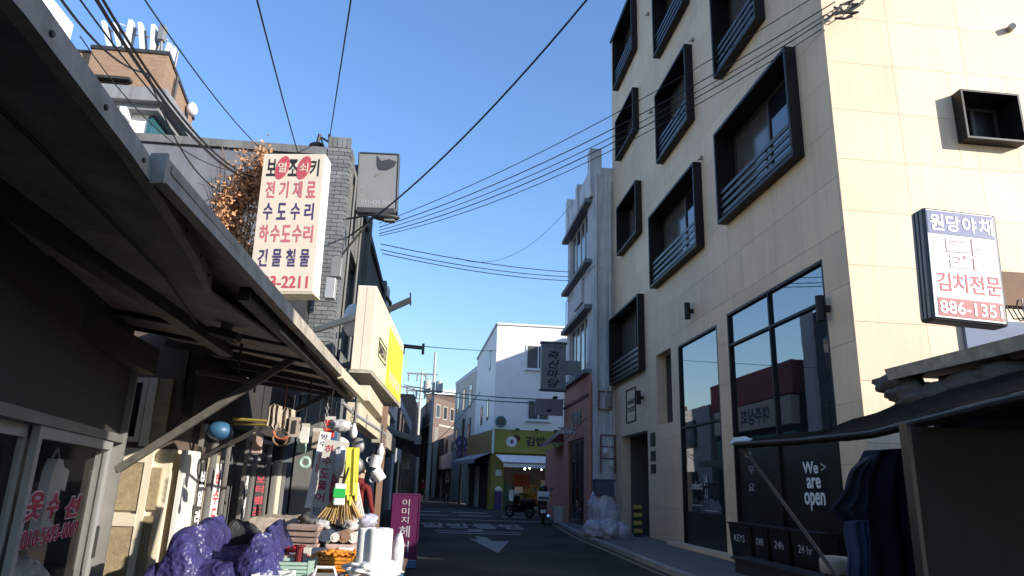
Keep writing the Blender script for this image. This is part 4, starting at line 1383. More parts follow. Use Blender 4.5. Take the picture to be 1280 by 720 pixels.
# faded white sign
s2 = thing('faded_sign', (-1.6, 14, 6.7), 'faded grey white signboard with a torn top on a blue bracket', 'sign')
M2 = frameP(-1.70, 13.9, R(0)) @ Matrix.Rotation(R(-2), 4, 'Y')
MB(M2).box(0, .80, 0, .2, 6.86, 8.08).build('face', 'sign_grey', s2)
mb = MB(M2)
mb.box(-.035, 0, -.02, .22, 6.78, 8.12).box(.80, .835, -.02, .22, 6.78, 8.12).box(0, .80, -.02, .22, 8.08, 8.12).box(0, .80, -.02, .22, 6.74, 6.86)
mb.build('edge', 'sign_frame', s2, bevel=.015)
MB(M2).plate([(.36, 8.05), (.45, 7.93), (.62, 7.98), (.78, 7.92), (.72, 7.80), (.58, 7.72), (.42, 7.72), (.37, 7.82)], -.012, -.001).build('torn_hole', 'sign_frame', s2)
MB(M2).plate([(.34, 7.56), (.38, 7.64), (.50, 7.68), (.44, 7.61)], -.012, -.001).build('torn_flap', 'grey_metal', s2)
text(s2, M2, '011-434-0542', .08, .74, 6.93, 7.03, 'faint_print', .0)
text(s2, M2, '간판', .05, .12, 7.12, 7.32, 'faint_print', .0)
MB().box(-2.35, -1.71, 13.98, 14.06, 7.3, 7.85).build('bracket', 'crate_blue', s2)
# street lamp
sl = thing('street_lamp', (-2.0, 13, 5.6), 'dark street lamp head on a thin arm below the faded sign', 'street lamp')
pa, pb = atY(468, 268, 12.6), atY(496, 275, 12.6)
c = (pa + pb) / 2
MB().blob((c.x, 12.6, c.z), (.27, .13, .07), 3, .02).build('lamp_head', 'dark_metal', sl, smooth=True)
MB().box(c.x - .02, c.x + .18, 12.53, 12.67, c.z - .085, c.z - .05).build('lens', 'grey_metal', sl)
MB().tube([(-2.0, 12.9, c.z + .02), (c.x - .2, 12.6, c.z + .04)], .02, 6).tube([(-2.1, 12.9, 5.3), (c.x - .2, 12.6, c.z + .04)], .02, 6).build('arm', 'dark_metal', sl)

# ---------------------------------------------------------------- yellow sign over the stalls
yw = thing('yellow_shop_sign', (-1.0, 10, 2.85), 'long bright yellow and white shop sign box jutting over the market stalls', 'sign')
mb = MB()
n0, n1 = Vector((-1.0, 10.0, 0)), Vector((-.80, 14.4, 0))
dv = (n1 - n0).normalized()
YA = math.atan2(dv.y, dv.x)
MYw = Matrix.Translation(n0) @ Matrix.Rotation(YA, 4, 'Z')   # u along the face, +y into the sign
YL = (n1 - n0).length
MB(MYw).box(0, YL, 0, .26, 2.86, 4.10).build('cabinet', 'sign_white', yw)
MB(MYw).box(.02, YL - .02, -.014, -.001, 2.89, 4.07).build('face', 'sign_paleyellow', yw)
MB(MYw).box(1.8, YL - .03, -.02, -.0145, 2.9, 3.9).build('yellow_field', 'sign_yellow', yw)
MB(MYw).box(-.012, -.001, .0, .13, 2.87, 4.09).box(-.012, -.001, .137, .26, 2.87, 4.09).build('side_plate', 'sign_cream', yw)
MB(MYw).box(-.02, YL, -.02, .28, 2.82, 2.859).build('bottom_plate', 'weathered_metal', yw)
mb = MB(MYw)
mb.box(.62, 1.62, -.022, -.015, 3.18, 3.20).box(.62, 1.62, -.022, -.015, 3.46, 3.48).box(.62, .65, -.022, -.015, 3.2, 3.46).box(1.59, 1.62, -.022, -.015, 3.2, 3.46)
mb.build('boxed_outline', 'black_print', yw)
text(yw, MYw, 'DINESTO', .7, 1.54, 3.24, 3.42, 'black_print', .02, y=-.015)
text(yw, MYw, 'O', 1.2, 1.7, 3.55, 3.85, 'pale_print', -.01, y=-.015)
text(yw, MYw, '종합철물', 2.2, 4.1, 3.02, 3.22, 'pale_print', .01, y=-.02)
for i, (a, b, m_) in enumerate((((-2.0, 11, 3.6), (-1.02, 10.3, 3.80), 'cream_metal'), ((-2.1, 12.2, 3.1), (-1.06, 11.4, 3.3), 'dark_metal'))):
    MB().bar(a, b, .06, .08).build('bracket', m_, yw)
a, b = atY(484, 388, 12.6), atY(513, 375, 12.6)
mb = MB().bar(a + (a - b) * .5, b, .07, .10)
mb.bar(b + Vector((.01, 0, -.1)), b + Vector((-.01, 0, .14)), .03)
mb.build('roof_bar', 'dark_metal', yw)
a, b = atY(500, 432, 16), atY(529, 435, 16)
o = MB().bar(a, b, .07, .08).bar(b + Vector((0, 0, -.15)), b + Vector((0, 0, .1)), .06).bar(a + Vector((.1, 0, -.2)), a + Vector((.1, 0, 0)), .03).build('steel_arm', 'dark_metal')
tag(o, 'short dark steel arm pointing right from the end of the yellow sign', 'bracket')
o = MB().blob((-1.42, 10.8, 3.75), (.13, .1, .26), 3, .1).build('white_dish', 'ceramic', smooth=True)
tag(o, 'white dish fixed behind the near edge of the yellow sign', 'dish')

# ---------------------------------------------------------------- near awning (sewing shop) and far awning (hardware shop)
a1 = thing('near_awning', (-1.0, 1, 2.42), 'dark sheet metal awning of the clothes repair shop, nearest the camera', 'awning')
E1 = [(-1.0, -1.0), (-1.0, 1.5), (-1.05, 2.2), (-1.09, 2.6), (-1.2, 3.4), (-1.32, 4.0)]
ys_ = [-1.0, .2, 1.35, 2.5, 3.25, 4.0]


def e1x(y):
    for (x0, y0), (x1, y1) in zip(E1, E1[1:]):
        if y <= y1: return x0 + (x1 - x0) * (y - y0) / (y1 - y0)
    return E1[-1][0]


for y0, y1 in zip(ys_, ys_[1:]):
    xa, xb = e1x(y0) - .07, e1x(y1) - .07
    g = .004
    P = [(xa + .03, y0 + g, 2.375), (xb + .03, y1 - g, 2.375), (-2.75, y1 - g, 2.60), (-2.75, y0 + g, 2.60)]
    MB().hexa(P, [(x, y, z + .025) for x, y, z in P]).build('sheet', 'soffit', a1)
mb = MB()
for (x0, y0), (x1, y1) in zip(E1, E1[1:]): mb.hexa([(x0 - .04, y0, 2.355), (x0, y0, 2.36), (x1, y1, 2.36), (x1 - .04, y1, 2.355)], [(x0 - .05, y0, 2.44), (x0 - .01, y0, 2.45), (x1 - .01, y1, 2.45), (x1 - .05, y1, 2.44)])
mb.build('fascia', 'weathered_metal', a1)
MB().bar((-1.75, -1, 2.44), (-1.9, 6.4, 2.44), .10, .12).build('beam', 'dark_metal', a1)
MB().bar((-2.3, -1, 2.40), (-2.55, 6.4, 2.30), .16, .22).build('beam', 'dark_metal', a1)
P = [(-1.36, 4.01, 2.375), (-1.2, 6.35, 2.375), (-2.7, 6.35, 2.60), (-2.75, 4.01, 2.62)]
MB().hexa(P, [(x, y, z + .02) for x, y, z in P]).build('sheet', 'soffit', a1)

a2 = thing('hardware_awning', (-1.0, 2.5, 2.45), 'grey sloping awning with steel ribs over the hardware stall', 'awning')
P = [(-1.03, 2.5, 2.42), (-1.0, 9.15, 2.42), (-2.9, 9.15, 2.80), (-2.9, 2.5, 2.80)]
MB().hexa(P, [(x, y, z + .03) for x, y, z in P]).build('top_sheet', 'weathered_metal', a2)
MB().hexa([(-1.07, 2.46, 2.36), (-1.03, 2.46, 2.37), (-.99, 7.2, 2.37), (-1.04, 7.2, 2.36)], [(-1.08, 2.46, 2.46), (-1.04, 2.46, 2.47), (-1.0, 7.2, 2.47), (-1.05, 7.2, 2.46)]).build('fascia', 'weathered_metal', a2)
MB().hexa([(-1.03, 7.205, 2.34), (-.98, 7.205, 2.35), (-.95, 9.2, 2.35), (-1.0, 9.2, 2.34)], [(-1.04, 7.205, 2.46), (-1.0, 7.205, 2.47), (-.96, 9.2, 2.47), (-1.01, 9.2, 2.46)]).build('fascia', 'cream_metal', a2)
MB().hexa([(-1.09, 2.44, 2.35), (-1.03, 2.44, 2.36), (-1.03, 2.459, 2.36), (-1.09, 2.459, 2.35)], [(-1.09, 2.44, 2.47), (-1.03, 2.44, 2.475), (-1.03, 2.459, 2.475), (-1.09, 2.459, 2.47)]).build('end_plate', 'weathered_metal', a2)
for k in range(8):
    y = 5.7 + k * .46
    P = [(-1.09, y, 2.375), (-1.09, y + .44, 2.375), (-2.7, y + .44, 2.66), (-2.7, y, 2.66)]
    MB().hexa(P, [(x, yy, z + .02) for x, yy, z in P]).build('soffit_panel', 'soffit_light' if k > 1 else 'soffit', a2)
for y in (5.6, 6.35, 7.1, 7.85, 8.6): MB().bar((-1.1, y, 2.37), (-2.7, y, 2.60), .045, .07).build('rib', 'dark_metal', a2)
MB().bar((-1.14, 4.0, 2.36), (-1.12, 9.1, 2.36), .06, .08).build('edge_beam', 'dark_metal', a2)
for y, x in ((6.1, -1.7), (7.5, -1.9), (8.4, -1.5)): MB().tube([(x, y, 2.45), (x, y, 2.2)], .012, 6).build('hanger', 'dark_metal', a2)
MB().bar((-2.66, 6.42, 1.38), (-1.32, 6.42, 2.40), .045, .062).build('brace', 'brace_metal', a2)
MB().bar((-2.60, 8.2, 1.5), (-1.2, 8.2, 2.34), .035, .05).build('brace', 'dark_metal', a2)
MB().bar((-2.3, 6.9, 2.3), (-1.1, 8.9, 2.34), .03, .04).build('tie_rod', 'dark_metal', a2)
MB().box(-.72, -.65, 9.3, 9.37, 0, 2.3).build('post', 'brown_card', a2)
# cream fascia boxes below the yellow sign
for i, (x, y0, y1, z0, z1, lb) in enumerate(((-.93, 8.6, 11.8, 2.02, 2.26, 'cream metal fascia box, lowest, over the hanging brooms'), (-.90, 9.3, 13.6, 2.36, 2.56, 'thin cream metal fascia box directly under the yellow sign'), (-.92, 12.1, 16.5, 1.98, 2.3, 'farther cream fascia box continuing towards the street'))):
    o = MB().box(x - .16, x, y0, y1, z0, z1).build('fascia_box', 'cream_metal' if i < 2 else 'weathered_metal', bevel=.008)
    tag(o, lb, 'fascia')
o = MB().tube([atY(428, 503, 6.6), atY(440, 515, 6.9), atY(482, 543, 9.0)], .017, 6).build('hanging_rail', 'alu')
tag(o, 'bent pale metal rod under the awning edge that goods hang from', 'rail')

# flood light
fl_ = thing('flood_light', (-1.75, 5.1, 2.1), 'square flood light fixed under the awning above the brace', 'lamp')
p = atY(281, 418, 5.2)
MB(Matrix.Translation(p) @ Matrix.Rotation(R(12), 4, 'Y')).box(-.10, .10, -.06, .08, -.02, .03).build('housing', 'dark_metal', fl_)
MB(Matrix.Translation(p) @ Matrix.Rotation(R(12), 4, 'Y')).box(-.085, .085, -.062, .06, -.035, -.021).build('lens', 'flood_lens', fl_)
MB(Matrix.Translation(p)).tube([(0, .02, .02), (0, .02, .2)], .045, 10, .03).tube([(0, .02, .2), (-.02, .05, .40)], .02, 6).tube([(0, .02, .18), (-.25, .02, .16)], .008, 5).build('stem', 'grey_metal', fl_)

# ---------------------------------------------------------------- sewing shop front
P0, P1 = Vector((-2.02, 3.2, 0)), Vector((-2.68, 6.40, 0))
dq = (P1 - P0)
QA = math.atan2(dq.y, dq.x)
QL = dq.length
MQ = Matrix.Translation(P0) @ Matrix.Rotation(QA, 4, 'Z')
MQ = Matrix.Translation(P0) @ Matrix(((dq.x / QL, -dq.y / QL, 0, 0), (dq.y / QL, dq.x / QL, 0, 0), (0, 0, 1, 0), (0, 0, 0, 1)))
ss = thing('sewing_shop', (-2.4, 4.8, 0), 'dim clothes repair shop front with aluminium sliding doors under the near awning', 'shop front')
MB(MQ).box(-3.5, QL, .0, .10, 1.665, 2.2).box(-3.5, QL + .1, .05, .16, 2.2, 2.75).build('upper_panel', 'shop_panel_dark', ss)
MB(MQ).box(-3.5, QL, -.04, .12, 1.60, 1.662).build('header', 'grey_metal', ss)
MB(MQ).box(QL, QL + .06, -.05, .14, 0, 2.2).build('post', 'grey_metal', ss)
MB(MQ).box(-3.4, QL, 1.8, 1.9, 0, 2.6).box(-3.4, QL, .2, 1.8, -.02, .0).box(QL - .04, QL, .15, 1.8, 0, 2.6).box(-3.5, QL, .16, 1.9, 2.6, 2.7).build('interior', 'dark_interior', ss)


def door(u0, u1, y, lettering=False):
    w, z0, z1 = .068, .02, 1.598
    mb = MB(MQ)
    mb.box(u0, u0 + w, y, y + .04, z0, z1).box(u1 - w, u1, y, y + .04, z0, z1).box(u0 + w, u1 - w, y, y + .04, z1 - w, z1).box(u0 + w, u1 - w, y, y + .04, z0, z0 + .2)
    f = mb.build('sliding_door', 'alu', ss)
    g = MB(MQ).box(u0 + w - .01, u1 - w + .01, y + .015, y + .021, z0 + .19, z1 - w + .01).build('pane', 'door_glass', f)
    MB(MQ).box(u1 - .06, u1 - .035, y - .02, y, .72, .95).build('handle', 'dark_metal', f)
    return f


m_ = mat('door_glass', (.04, .04, .042), .05, alpha=.16, var=.1)
# door leaf bounds from the survey
def uQ(px, py, z=None):
    d = ray(px, py)
    n = Vector((dq.y, -dq.x, 0)).normalized()
    t = (P0 - EYE).dot(n) / d.dot(n)
    p = EYE + d * t
    return (p - P0).dot(dq.normalized()), p.z


ud0, ud1 = uQ(32, 600)[0], uQ(130, 600)[0]
door(ud0, ud1, -.02, True)
door(ud0 - .95, ud0 + .06, .04)
door(ud1 - .06, QL - .02, .04)
for ch, (pa, pb) in {'옷': ((22, 654), (52, 612)), '수': ((48, 652), (72, 614)), '선': ((73, 650), (98, 617))}.items():
    ua, za = uQ(*pa); ub, zb = uQ(*pb)
    text(ss, MQ, ch, ua, ub, za, zb, 'plastic_pale', .085, .003, y=-.022, shear=.15)
    text(ss, MQ, ch, ua + .012, ub - .012, za + .01, zb - .01, 'crimson_print', .03, .003, y=-.027, shear=.15)
ua, za = uQ(16, 690); ub, _ = uQ(91, 664); zb = uQ(16, 664)[1]
text(ss, MQ, '010-5693-0069', ua, ub, za, zb, 'plastic_pale', .045, .003, y=-.022)
text(ss, MQ, '010-5693-0069', ua + .006, ub - .006, za + .008, zb - .008, 'crimson_print', .0, .003, y=-.027)
# clothes and a wrapped bundle behind the glass
c0 = MQ @ Vector(((ud0 + ud1) / 2, .35, 0))
sh = thing('hanging_shirt', (c0.x, c0.y, 1.0), 'white shirt hanging inside the clothes repair shop window', 'clothes')
u = (ud0 + ud1) / 2 - .12
MB(MQ).plate([(u - .16, .98), (u - .12, 1.36), (u - .06, 1.43), (u + .06, 1.43), (u + .12, 1.38), (u + .26, 1.36), (u + .25, 1.22), (u + .14, 1.24), (u + .12, .98)], .06, .12).build('cloth', 'ceramic', sh)
MB(MQ).tube([(u - .1, .09, 1.42), (u, .09, 1.5), (u + .1, .09, 1.42)], .008, 5).build('hanger', 'alu', sh)
cc = MQ @ Vector(((ud0 + ud1) / 2 + .02, .28, .66))
o = MB().blob(cc, (.20, .20, .15), 4, .25, 2.4, 3, .3).build('plastic_bundle', 'plastic_clear', smooth=True)
tag(o, 'clear plastic wrapped bundle inside the clothes repair shop window', 'bundle')

# ---------------------------------------------------------------- tiled house wall between the shops
th = thing('tiled_wall', (-2.8, 7.5, 0), 'sunlit wall of cream framed brown tiles beside the purple tarpaulin', 'wall')
MT = frameP(0, 7.5)
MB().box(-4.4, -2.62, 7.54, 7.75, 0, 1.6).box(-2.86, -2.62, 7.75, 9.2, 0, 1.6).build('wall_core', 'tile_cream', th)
MB().box(-4.4, -2.62, 7.54, 7.75, 1.601, 2.9).box(-2.86, -2.62, 7.75, 9.2, 1.601, 2.9).build('upper_wall', 'wall_shade_tone', th)  # same wall higher up, darkened in colour for the awning's shade
for z0, z1 in ((.0, .86), (.98, 1.46)):
    for x0, x1 in ((-3.9, -3.42), (-3.36, -2.86)):
        piece('tile_panel', th, MT, x0, x1, 0, .035, z0 + .03, z1, 'tile_brown')
for z0, z1 in ((.86, .98), (1.46, 1.6)): piece('tile_rail', th, MT, -4.2, -2.85, -.015, .036, z0 + .004, z1, 'tile_cream')
piece('tile_panel', th, MT, -2.78, -2.69, 0, .035, 1.02, 1.42, 'tile_brown')
piece('tile_panel', th, MT, -2.78, -2.69, 0, .035, .2, .96, 'tile_brown')
piece('tile_post', th, MT, -2.855, -2.785, -.01, .036, 0, 1.6, 'tile_cream')
window(th, MT, -3.6, -2.95, 1.66, 2.3, -.01, 1, 'tile_cream', 'black_film', .05, .045)
piece('tile_post', th, MT, -2.94, -2.86, -.02, .034, 1.62, 2.3, 'tile_cream')
piece('tile_panel', th, MT, -2.85, -2.72, 0, .035, 1.66, 2.3, 'tile_brown')
MB().tube([(-2.6, 7.45, 2.3), (-2.55, 7.42, 1.9), (-2.7, 7.42, 1.65)], .012, 6).build('cable', 'wire', th)

# ---------------------------------------------------------------- hardware shop front
hw = thing('hardware_shop', (-2.55, 9.5, 0), 'hardware shop front with lettered glass doors in the shade of the awning', 'shop front')
MHs = frameL(-2.5)
MB(MHs).box(7.55, 12.7, .0, .1, 1.95, 2.7).build('upper_panel', 'dark_interior', hw)
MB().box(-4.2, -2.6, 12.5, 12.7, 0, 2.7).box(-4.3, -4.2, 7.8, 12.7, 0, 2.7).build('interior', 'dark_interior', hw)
dl_ = [(7.55, 8.02, 'white_gloss', None), (8.02, 8.55, None, ('보일러', 'white_print')), (8.57, 9.15, None, ('하수도', 'red_print')), (9.95, 10.45, None, ('전기', 'white_print')), (10.5, 11.4, None, ('모터펌프', 'red_print'))]
for a, b, solid, tx_ in dl_:
    if solid:
        MB(MHs).box(a, b, 0, .04, .02, 1.6).build('white_door', solid, hw)
        continue
    mb = MB(MHs).box(a, a + .05, 0, .04, .02, 1.9).box(b - .05, b, 0, .04, .02, 1.9).box(a + .05, b - .05, 0, .04, 1.84, 1.9).box(a + .05, b - .05, 0, .04, .02, .15)
    f = mb.build('glass_door', 'grey_metal', hw)
    MB(MHs).box(a + .045, b - .045, .015, .02, .15, 1.85).build('pane', 'door_glass', f)
    s_, c_ = tx_
    st = .60 / len(s_)
    MB(MHs).box(a + .10, b - .22, .008, .0135, .78, 1.5).build('paper_strip', 'sign_white' if a < 8.6 and a > 8.1 else 'tarp_grey', f)
    for i, ch in enumerate(s_):
        text(f, MHs, ch, a + .13, b - .25, 1.44 - (i + 1) * st, 1.44 - i * st - .04, c_, .03, .003, y=.0075)
for i in range(3):
    MB(MHs).box(11.5 + i * .32, 11.72 + i * .32, -.05, -.01, .5, 1.6).build('leaning_board', 'tile_cream' if i % 2 else 'grey_metal', hw)
MB().box(-3.6, -2.9, 8.6, 12.2, .5, 1.7).build('shelf_stack', 'brown_card', hw)
t_ = person((-2.9, 9.5, .0), R(100), 'person in a pale shirt and blue jeans inside the hardware shop door', top='cloth_white', legs='denim', h=1.55, lean=.2, arm=.3)
o = MB().blob((-2.1, 7.2, 1.78), (.12, .12, .09), 3, .02).build('blue_bowl', 'blue_plastic', smooth=True)
tag(o, 'round blue bowl hanging under the awning of the hardware shop', 'bowl')
o = MB().tube([(-2.1, 7.6, 1.93), (-1.6, 7.5, 1.91)], .018, 6).tube([(-2.1, 7.65, 1.89), (-1.65, 7.5, 1.87)], .014, 6).build('yellow_rods', 'hazard_yellow')
tag(o, 'two yellow rods lying on the rail beside the blue bowl', 'rods')
for i, (x0, y0, x1, y1, lb) in enumerate(((333, 508, 350, 538, 'crumpled pale bag bundle hanging left under the awning'), (348, 512, 365, 540, 'pale packet bundle hanging in the middle under the awning'), (360, 522, 376, 546, 'pale flat packet with a dark window, hanging right of the bundle'))):
    a, b = atY(x0, y1, 6.9), atY(x1, y0, 6.9)
    c = (a + b) / 2
    if i < 2:
        w_, h_ = b.x - a.x, b.z - a.z
        drape([(a.x - .1 * w_, a.z + .2 * h_), (a.x, b.z - .05 * h_), (a.x + .5 * w_, b.z + .1 * h_), (b.x + .2 * w_, b.z), (b.x + .25 * w_, a.z + .3 * h_), (b.x - .2 * w_, a.z), (a.x + .3 * w_, a.z + .12 * h_)], 6.9 + .04 * i, 'packet_tan', lb, i + 3, 'hanging_packet', 'packet', 'packets hanging under the awning', .5)
    else:
        t = thing('hanging_packet', c, lb, 'packet', 'packets hanging under the awning')
        MB().box(a.x, b.x, 6.88, 6.92, a.z, b.z).build('card', 'packet_tan', t)
        MB().box(a.x + .03, b.x - .03, 6.872, 6.879, a.z + .03, b.z - .03).build('window', 'dark_metal', t)
for (px, py, r_, m_, nm, lb, ct) in ((381, 578, .022, 'mint_plastic', 'green_hoop', 'pale green oval hoop hanging in the dark of the stall', 'hoop'),):
    p = atY(px, py, 7.2)
    tag(MB(Matrix.Translation(p)).torus((0, 0, 0), r_ * 2, .018, 'y').build(nm, m_), lb, ct)

# ---------------------------------------------------------------- purple tarpaulin heap
def heap(name, x0, x1, y0, y1, zt, m, seed, base=0., amp=.08, n=90):
    mb = MB()
    vs, fs = [], []
    for j_ in range(n + 1):
        for i in range(n + 1):
            u, v = i / n, j_ / n
            ed = min(u, 1 - u, v, 1 - v)
            k = min(1, ed / .16)
            h_ = zt(u, v) * (1 - (1 - k) ** 3)
            x = x0 + (x1 - x0) * u
            y = y0 + (y1 - y0) * v
            q = Vector((x * 3.1, y * 3.1, h_ * 3.1 + seed))
            vd = noise.voronoi(q * 1.5)[0]
            vd2 = noise.voronoi(q * 3.6)[0]
            w = noise.noise(q) * .2 + (vd[1] - vd[0]) * .75 + (vd2[1] - vd2[0]) * .42 - .35 + (.3 - abs(noise.noise(q * 13))) * .15
            x += noise.noise(q * 1.3 + Vector((9, 1, 2))) * amp * 1.2
            y += noise.noise(q * 1.3 + Vector((2, 7, 2))) * amp * 1.2
            vs.append((x, y, base + h_ + w * amp * .8 * min(1, h_ * 4)))
    for j_ in range(n):
        for i in range(n): fs.append((j_ * (n + 1) + i, j_ * (n + 1) + i + 1, (j_ + 1) * (n + 1) + i + 1, (j_ + 1) * (n + 1) + i))
    return mb.add(vs, fs).build(name, m, smooth=True)


def zt(u, v):
    a = math.exp(-((u - .28) / .22) ** 2) * 1.05
    b = math.exp(-((u - .80) / .17) ** 2) * 1.03
    return max(a, b, .80) * (.92 + .1 * v)


o = heap('purple_tarpaulin', -2.08, -1.04, 5.5, 6.6, zt, 'tarp_purple', 2.2)
tag(o, 'crumpled shiny purple blue tarpaulin thrown over a heap of goods', 'tarpaulin')
o = heap('black_tarpaulin', -1.78, -1.30, 6.55, 6.95, lambda u, v: 1.04 - .25 * u, 'tarp_black', 5.2)
tag(o, 'black plastic sheet in the dip behind the purple tarpaulin', 'tarpaulin')

# ---------------------------------------------------------------- goods table
tb = thing('goods_table', (-.75, 6.2, 0), 'low market table carrying crates and plumbing goods', 'table')
MB().box(-1.25, -.22, 5.45, 7.6, .58, .62).build('tabletop', 'brown_card', tb)
for x in (-1.2, -.28):
    for y in (5.5, 7.5): MB().box(x - .025, x + .025, y - .025, y + .025, 0, .579).build('leg', 'dark_metal', tb)
def crate(name, x0, x1, y0, y1, z0, z1, m, label, fill=None):
    t = thing(name, ((x0 + x1) / 2, (y0 + y1) / 2, z0), label, 'crate')
    w = .018
    MB().box(x0, x1, y0, y1, z0, z0 + .02).build('bottom', m, t)
    n = 4
    for k in range(n):
        a = z0 + .03 + (z1 - z0 - .03) * k / n
        b = a + (z1 - z0) / n * .6
        MB().box(x0, x1, y0, y0 + w, a, b).box(x0, x1, y1 - w, y1, a, b).box(x0, x0 + w, y0 + w, y1 - w, a, b).box(x1 - w, x1, y0 + w, y1 - w, a, b).build('slat', m, t)
    for x, y in ((x0, y0), (x1 - w, y0), (x0, y1 - w), (x1 - w, y1 - w)): MB().box(x - .004, x + w + .004, y - .004, y + w + .004, z0, z1 + .005).build('corner_post', m, t)
    return t


crate('mint_crate', -1.2, -.88, 5.75, 6.05, .62, .76, 'mint_plastic', 'mint green plastic crate at the front left of the table')
crate('pale_crate', -1.22, -.98, 5.40, 5.7, .62, .70, 'ceramic', 'white plastic crate at the very front of the table')
for i in range(10):
    x, y = -1.12 + (i % 5) * .05, 5.85 + (i // 5) * .1
    o = MB().tube([(x, y, .65), (x + .03, y + .12, .68)], .022, 7).build('pipe_fitting', ['ceramic', 'grey_metal'][i % 2])
    tag(o, 'short plastic pipe fitting lying in the mint crate', 'fitting', 'pipe fittings in the mint crate')
crate('grey_crate', -.86, -.62, 5.42, 5.7, .62, .69, 'grey_metal', 'grey crate with a white handle at the front middle of the table')
o = MB().tube([(-.82, 5.5, .69), (-.80, 5.5, .75), (-.68, 5.5, .75), (-.66, 5.5, .69)], .012, 6).build('handle', 'plastic_white', bpy.data.objects['grey_crate'])
for i in range(9):
    a = random.random() * 6.28
    o = MB().blob((-1.18 + (i % 3) * .045 + random.random() * .02, 6.1 + (i // 3) * .05, .80 + random.random() * .03), (.03, .03, .018), 1, .5, 3, i).build('red_plastic_cap', 'red_plastic')
    tag(o, 'small bright red plastic cap in the pile by the tarpaulin', 'cap', 'red caps on the left of the table')
o = MB().box(-1.22, -1.0, 6.05, 6.3, .62, .77).build('carton', 'rust_paper'); tag(o, 'small carton under the pile of red caps', 'carton')
o = thing('red_spool', (-1.03, 6.0, .77), 'dark red spool standing upright on the mint crate', 'spool')
MB().lathe([(.03, 0), (.03, .14)], (-1.02, 6.02, .70), 12).build('core', 'cloth_red', o); MB().lathe([(.042, 0), (.042, .014)], (-1.02, 6.02, .84), 12).build('rim', 'cloth_red', o)
og = crate('orange_crate', -.95, -.60, 6.15, 6.5, .62, .76, 'orange_stuff', 'shallow orange crate heaped with orange washers')
mb = MB()
for i in range(160):
    x, y = random.uniform(-.93, -.62), random.uniform(6.17, 6.48)
    mb.blob((x, y, .755 + random.random() * .03), (.02, .02, .012), 1, .3, 3, i)
o = mb.build('orange_washers', 'orange_stuff'); o['kind'] = 'stuff'; tag(o, 'loose heap of small orange washers in the orange crate', 'washers')
# stacks of folded pinkish mats
for k in range(7):
    o = MB().hexa([(-1.28, 6.7, .62 + k * .05), (-.98, 6.6, .62 + k * .05), (-.98, 7.2, .62 + k * .05), (-1.28, 7.2, .62 + k * .05)],
                  [(-1.27 + .01 * (k % 3), 6.71, .664 + k * .05), (-.98 + .015 * (k % 2), 6.61, .664 + k * .05), (-.98, 7.2, .664 + k * .05), (-1.28, 7.2, .664 + k * .05)]).build('folded_mat', 'rust_paper', bevel=.008)
    tag(o, 'folded pinkish mat in the left stack, %s' % ['lowest', 'second from below', 'third from below', 'in the middle', 'third from the top', 'second from the top', 'topmost'][k], 'mat', 'folded mats stacked on the table')
for k in range(4):
    o = MB().box(-.94 + .01 * k, -.60, 6.6 + .01 * k, 7.2, .62 + k * .05, .664 + k * .05).build('folded_mat', 'rust_paper', bevel=.008)
    tag(o, 'folded pinkish mat in the right stack, %s' % ['lowest', 'second from below', 'second from the top', 'topmost'][k], 'mat', 'folded mats stacked on the table')
for i, (x, z, r_, m_, lb) in enumerate(((-.93, .88, .05, 'crate_blue', 'dark blue roll'), (-.84, .87, .04, 'cloth_white', 'pale fabric roll'), (-.76, .88, .055, 'brown_card', 'brown roll'), (-.68, .87, .045, 'cloth_white', 'white paper roll'))):
    o = MB().tube([(x, 6.66, z), (x + .03, 7.15, z)], r_, 12).tube([(x, 6.655, z), (x, 6.67, z)], r_ * .5, 8).build('roll', m_)
    tag(o, lb + ' lying on the right stack of mats, end towards the camera', 'roll')
for i in range(5):
    x = -1.12 + i * .13
    o = MB().blob((x, 6.95, 1.0 - .03 * (i % 2)), (.09, .1, .06), 3, .5, 2.5, i + 11, .25).build('crumpled_bag', ['tarp_grey', 'plastic_clear', 'coat_dark', 'plastic_clear', 'bag_white'][i], smooth=True)
    tag(o, ['grey crumpled bag at the left end of the mats', 'clear crumpled bag on the mats, second from the left', 'black crumpled bag in the middle of the mats', 'clear crumpled bag right of the black one', 'white crumpled bag under the straw broom'][i], 'bag')
o = heap('grey_sheet', -1.75, -1.2, 7.0, 7.9, lambda u, v: 1.0, 'packet_tan', 8.1, amp=.03); tag(o, 'tan cloth sheet covering goods behind the mats', 'sheet')
# white rolls in a terracotta bucket
bk = thing('terracotta_bucket', (-.42, 5.8, .4), 'terracotta coloured bucket at the front right of the table', 'bucket')
bk.location = (-.42, 5.75, .35)
MB().lathe([(.14, .0), (.17, .30), (.175, .30), (.175, .325), (.155, .325), (.13, .02)], (-.42, 5.75, .35), 20).build('body', 'terracotta', bk, smooth=False)
pos = [(-.50, 5.72), (-.42, 5.68), (-.34, 5.72), (-.47, 5.82), (-.37, 5.82)]
for i, (x, y) in enumerate(pos):
    t = thing('white_roll', (x, y, .675), 'upright white plastic bag roll, %s' % ['front left in the bundle', 'front middle in the bundle', 'front right in the bundle', 'back left in the bundle', 'back right in the bundle'][i], 'roll', 'white rolls bundled in the bucket')
    MB().lathe([(.045, 0), (.052, .02), (.052, .32), (.047, .336), (.03, .332), (.022, .30)], (x, y, .675), 14).build('roll', 'plastic_white', t, smooth=True)
o = MB().blob((-.42, 5.75, .72), (.19, .17, .06), 4, .3, 3, 2, .3).build('plastic_wrap', 'plastic_white', smooth=True); tag(o, 'crumpled white plastic gathered at the foot of the white rolls', 'plastic wrap')
o = MB().blob((-.25, 5.95, .80), (.045, .045, .16), 3, .2, 3, 9, .2).build('clear_bag', 'plastic_clear', smooth=True); tag(o, 'tall clear plastic bag right of the white rolls', 'bag')
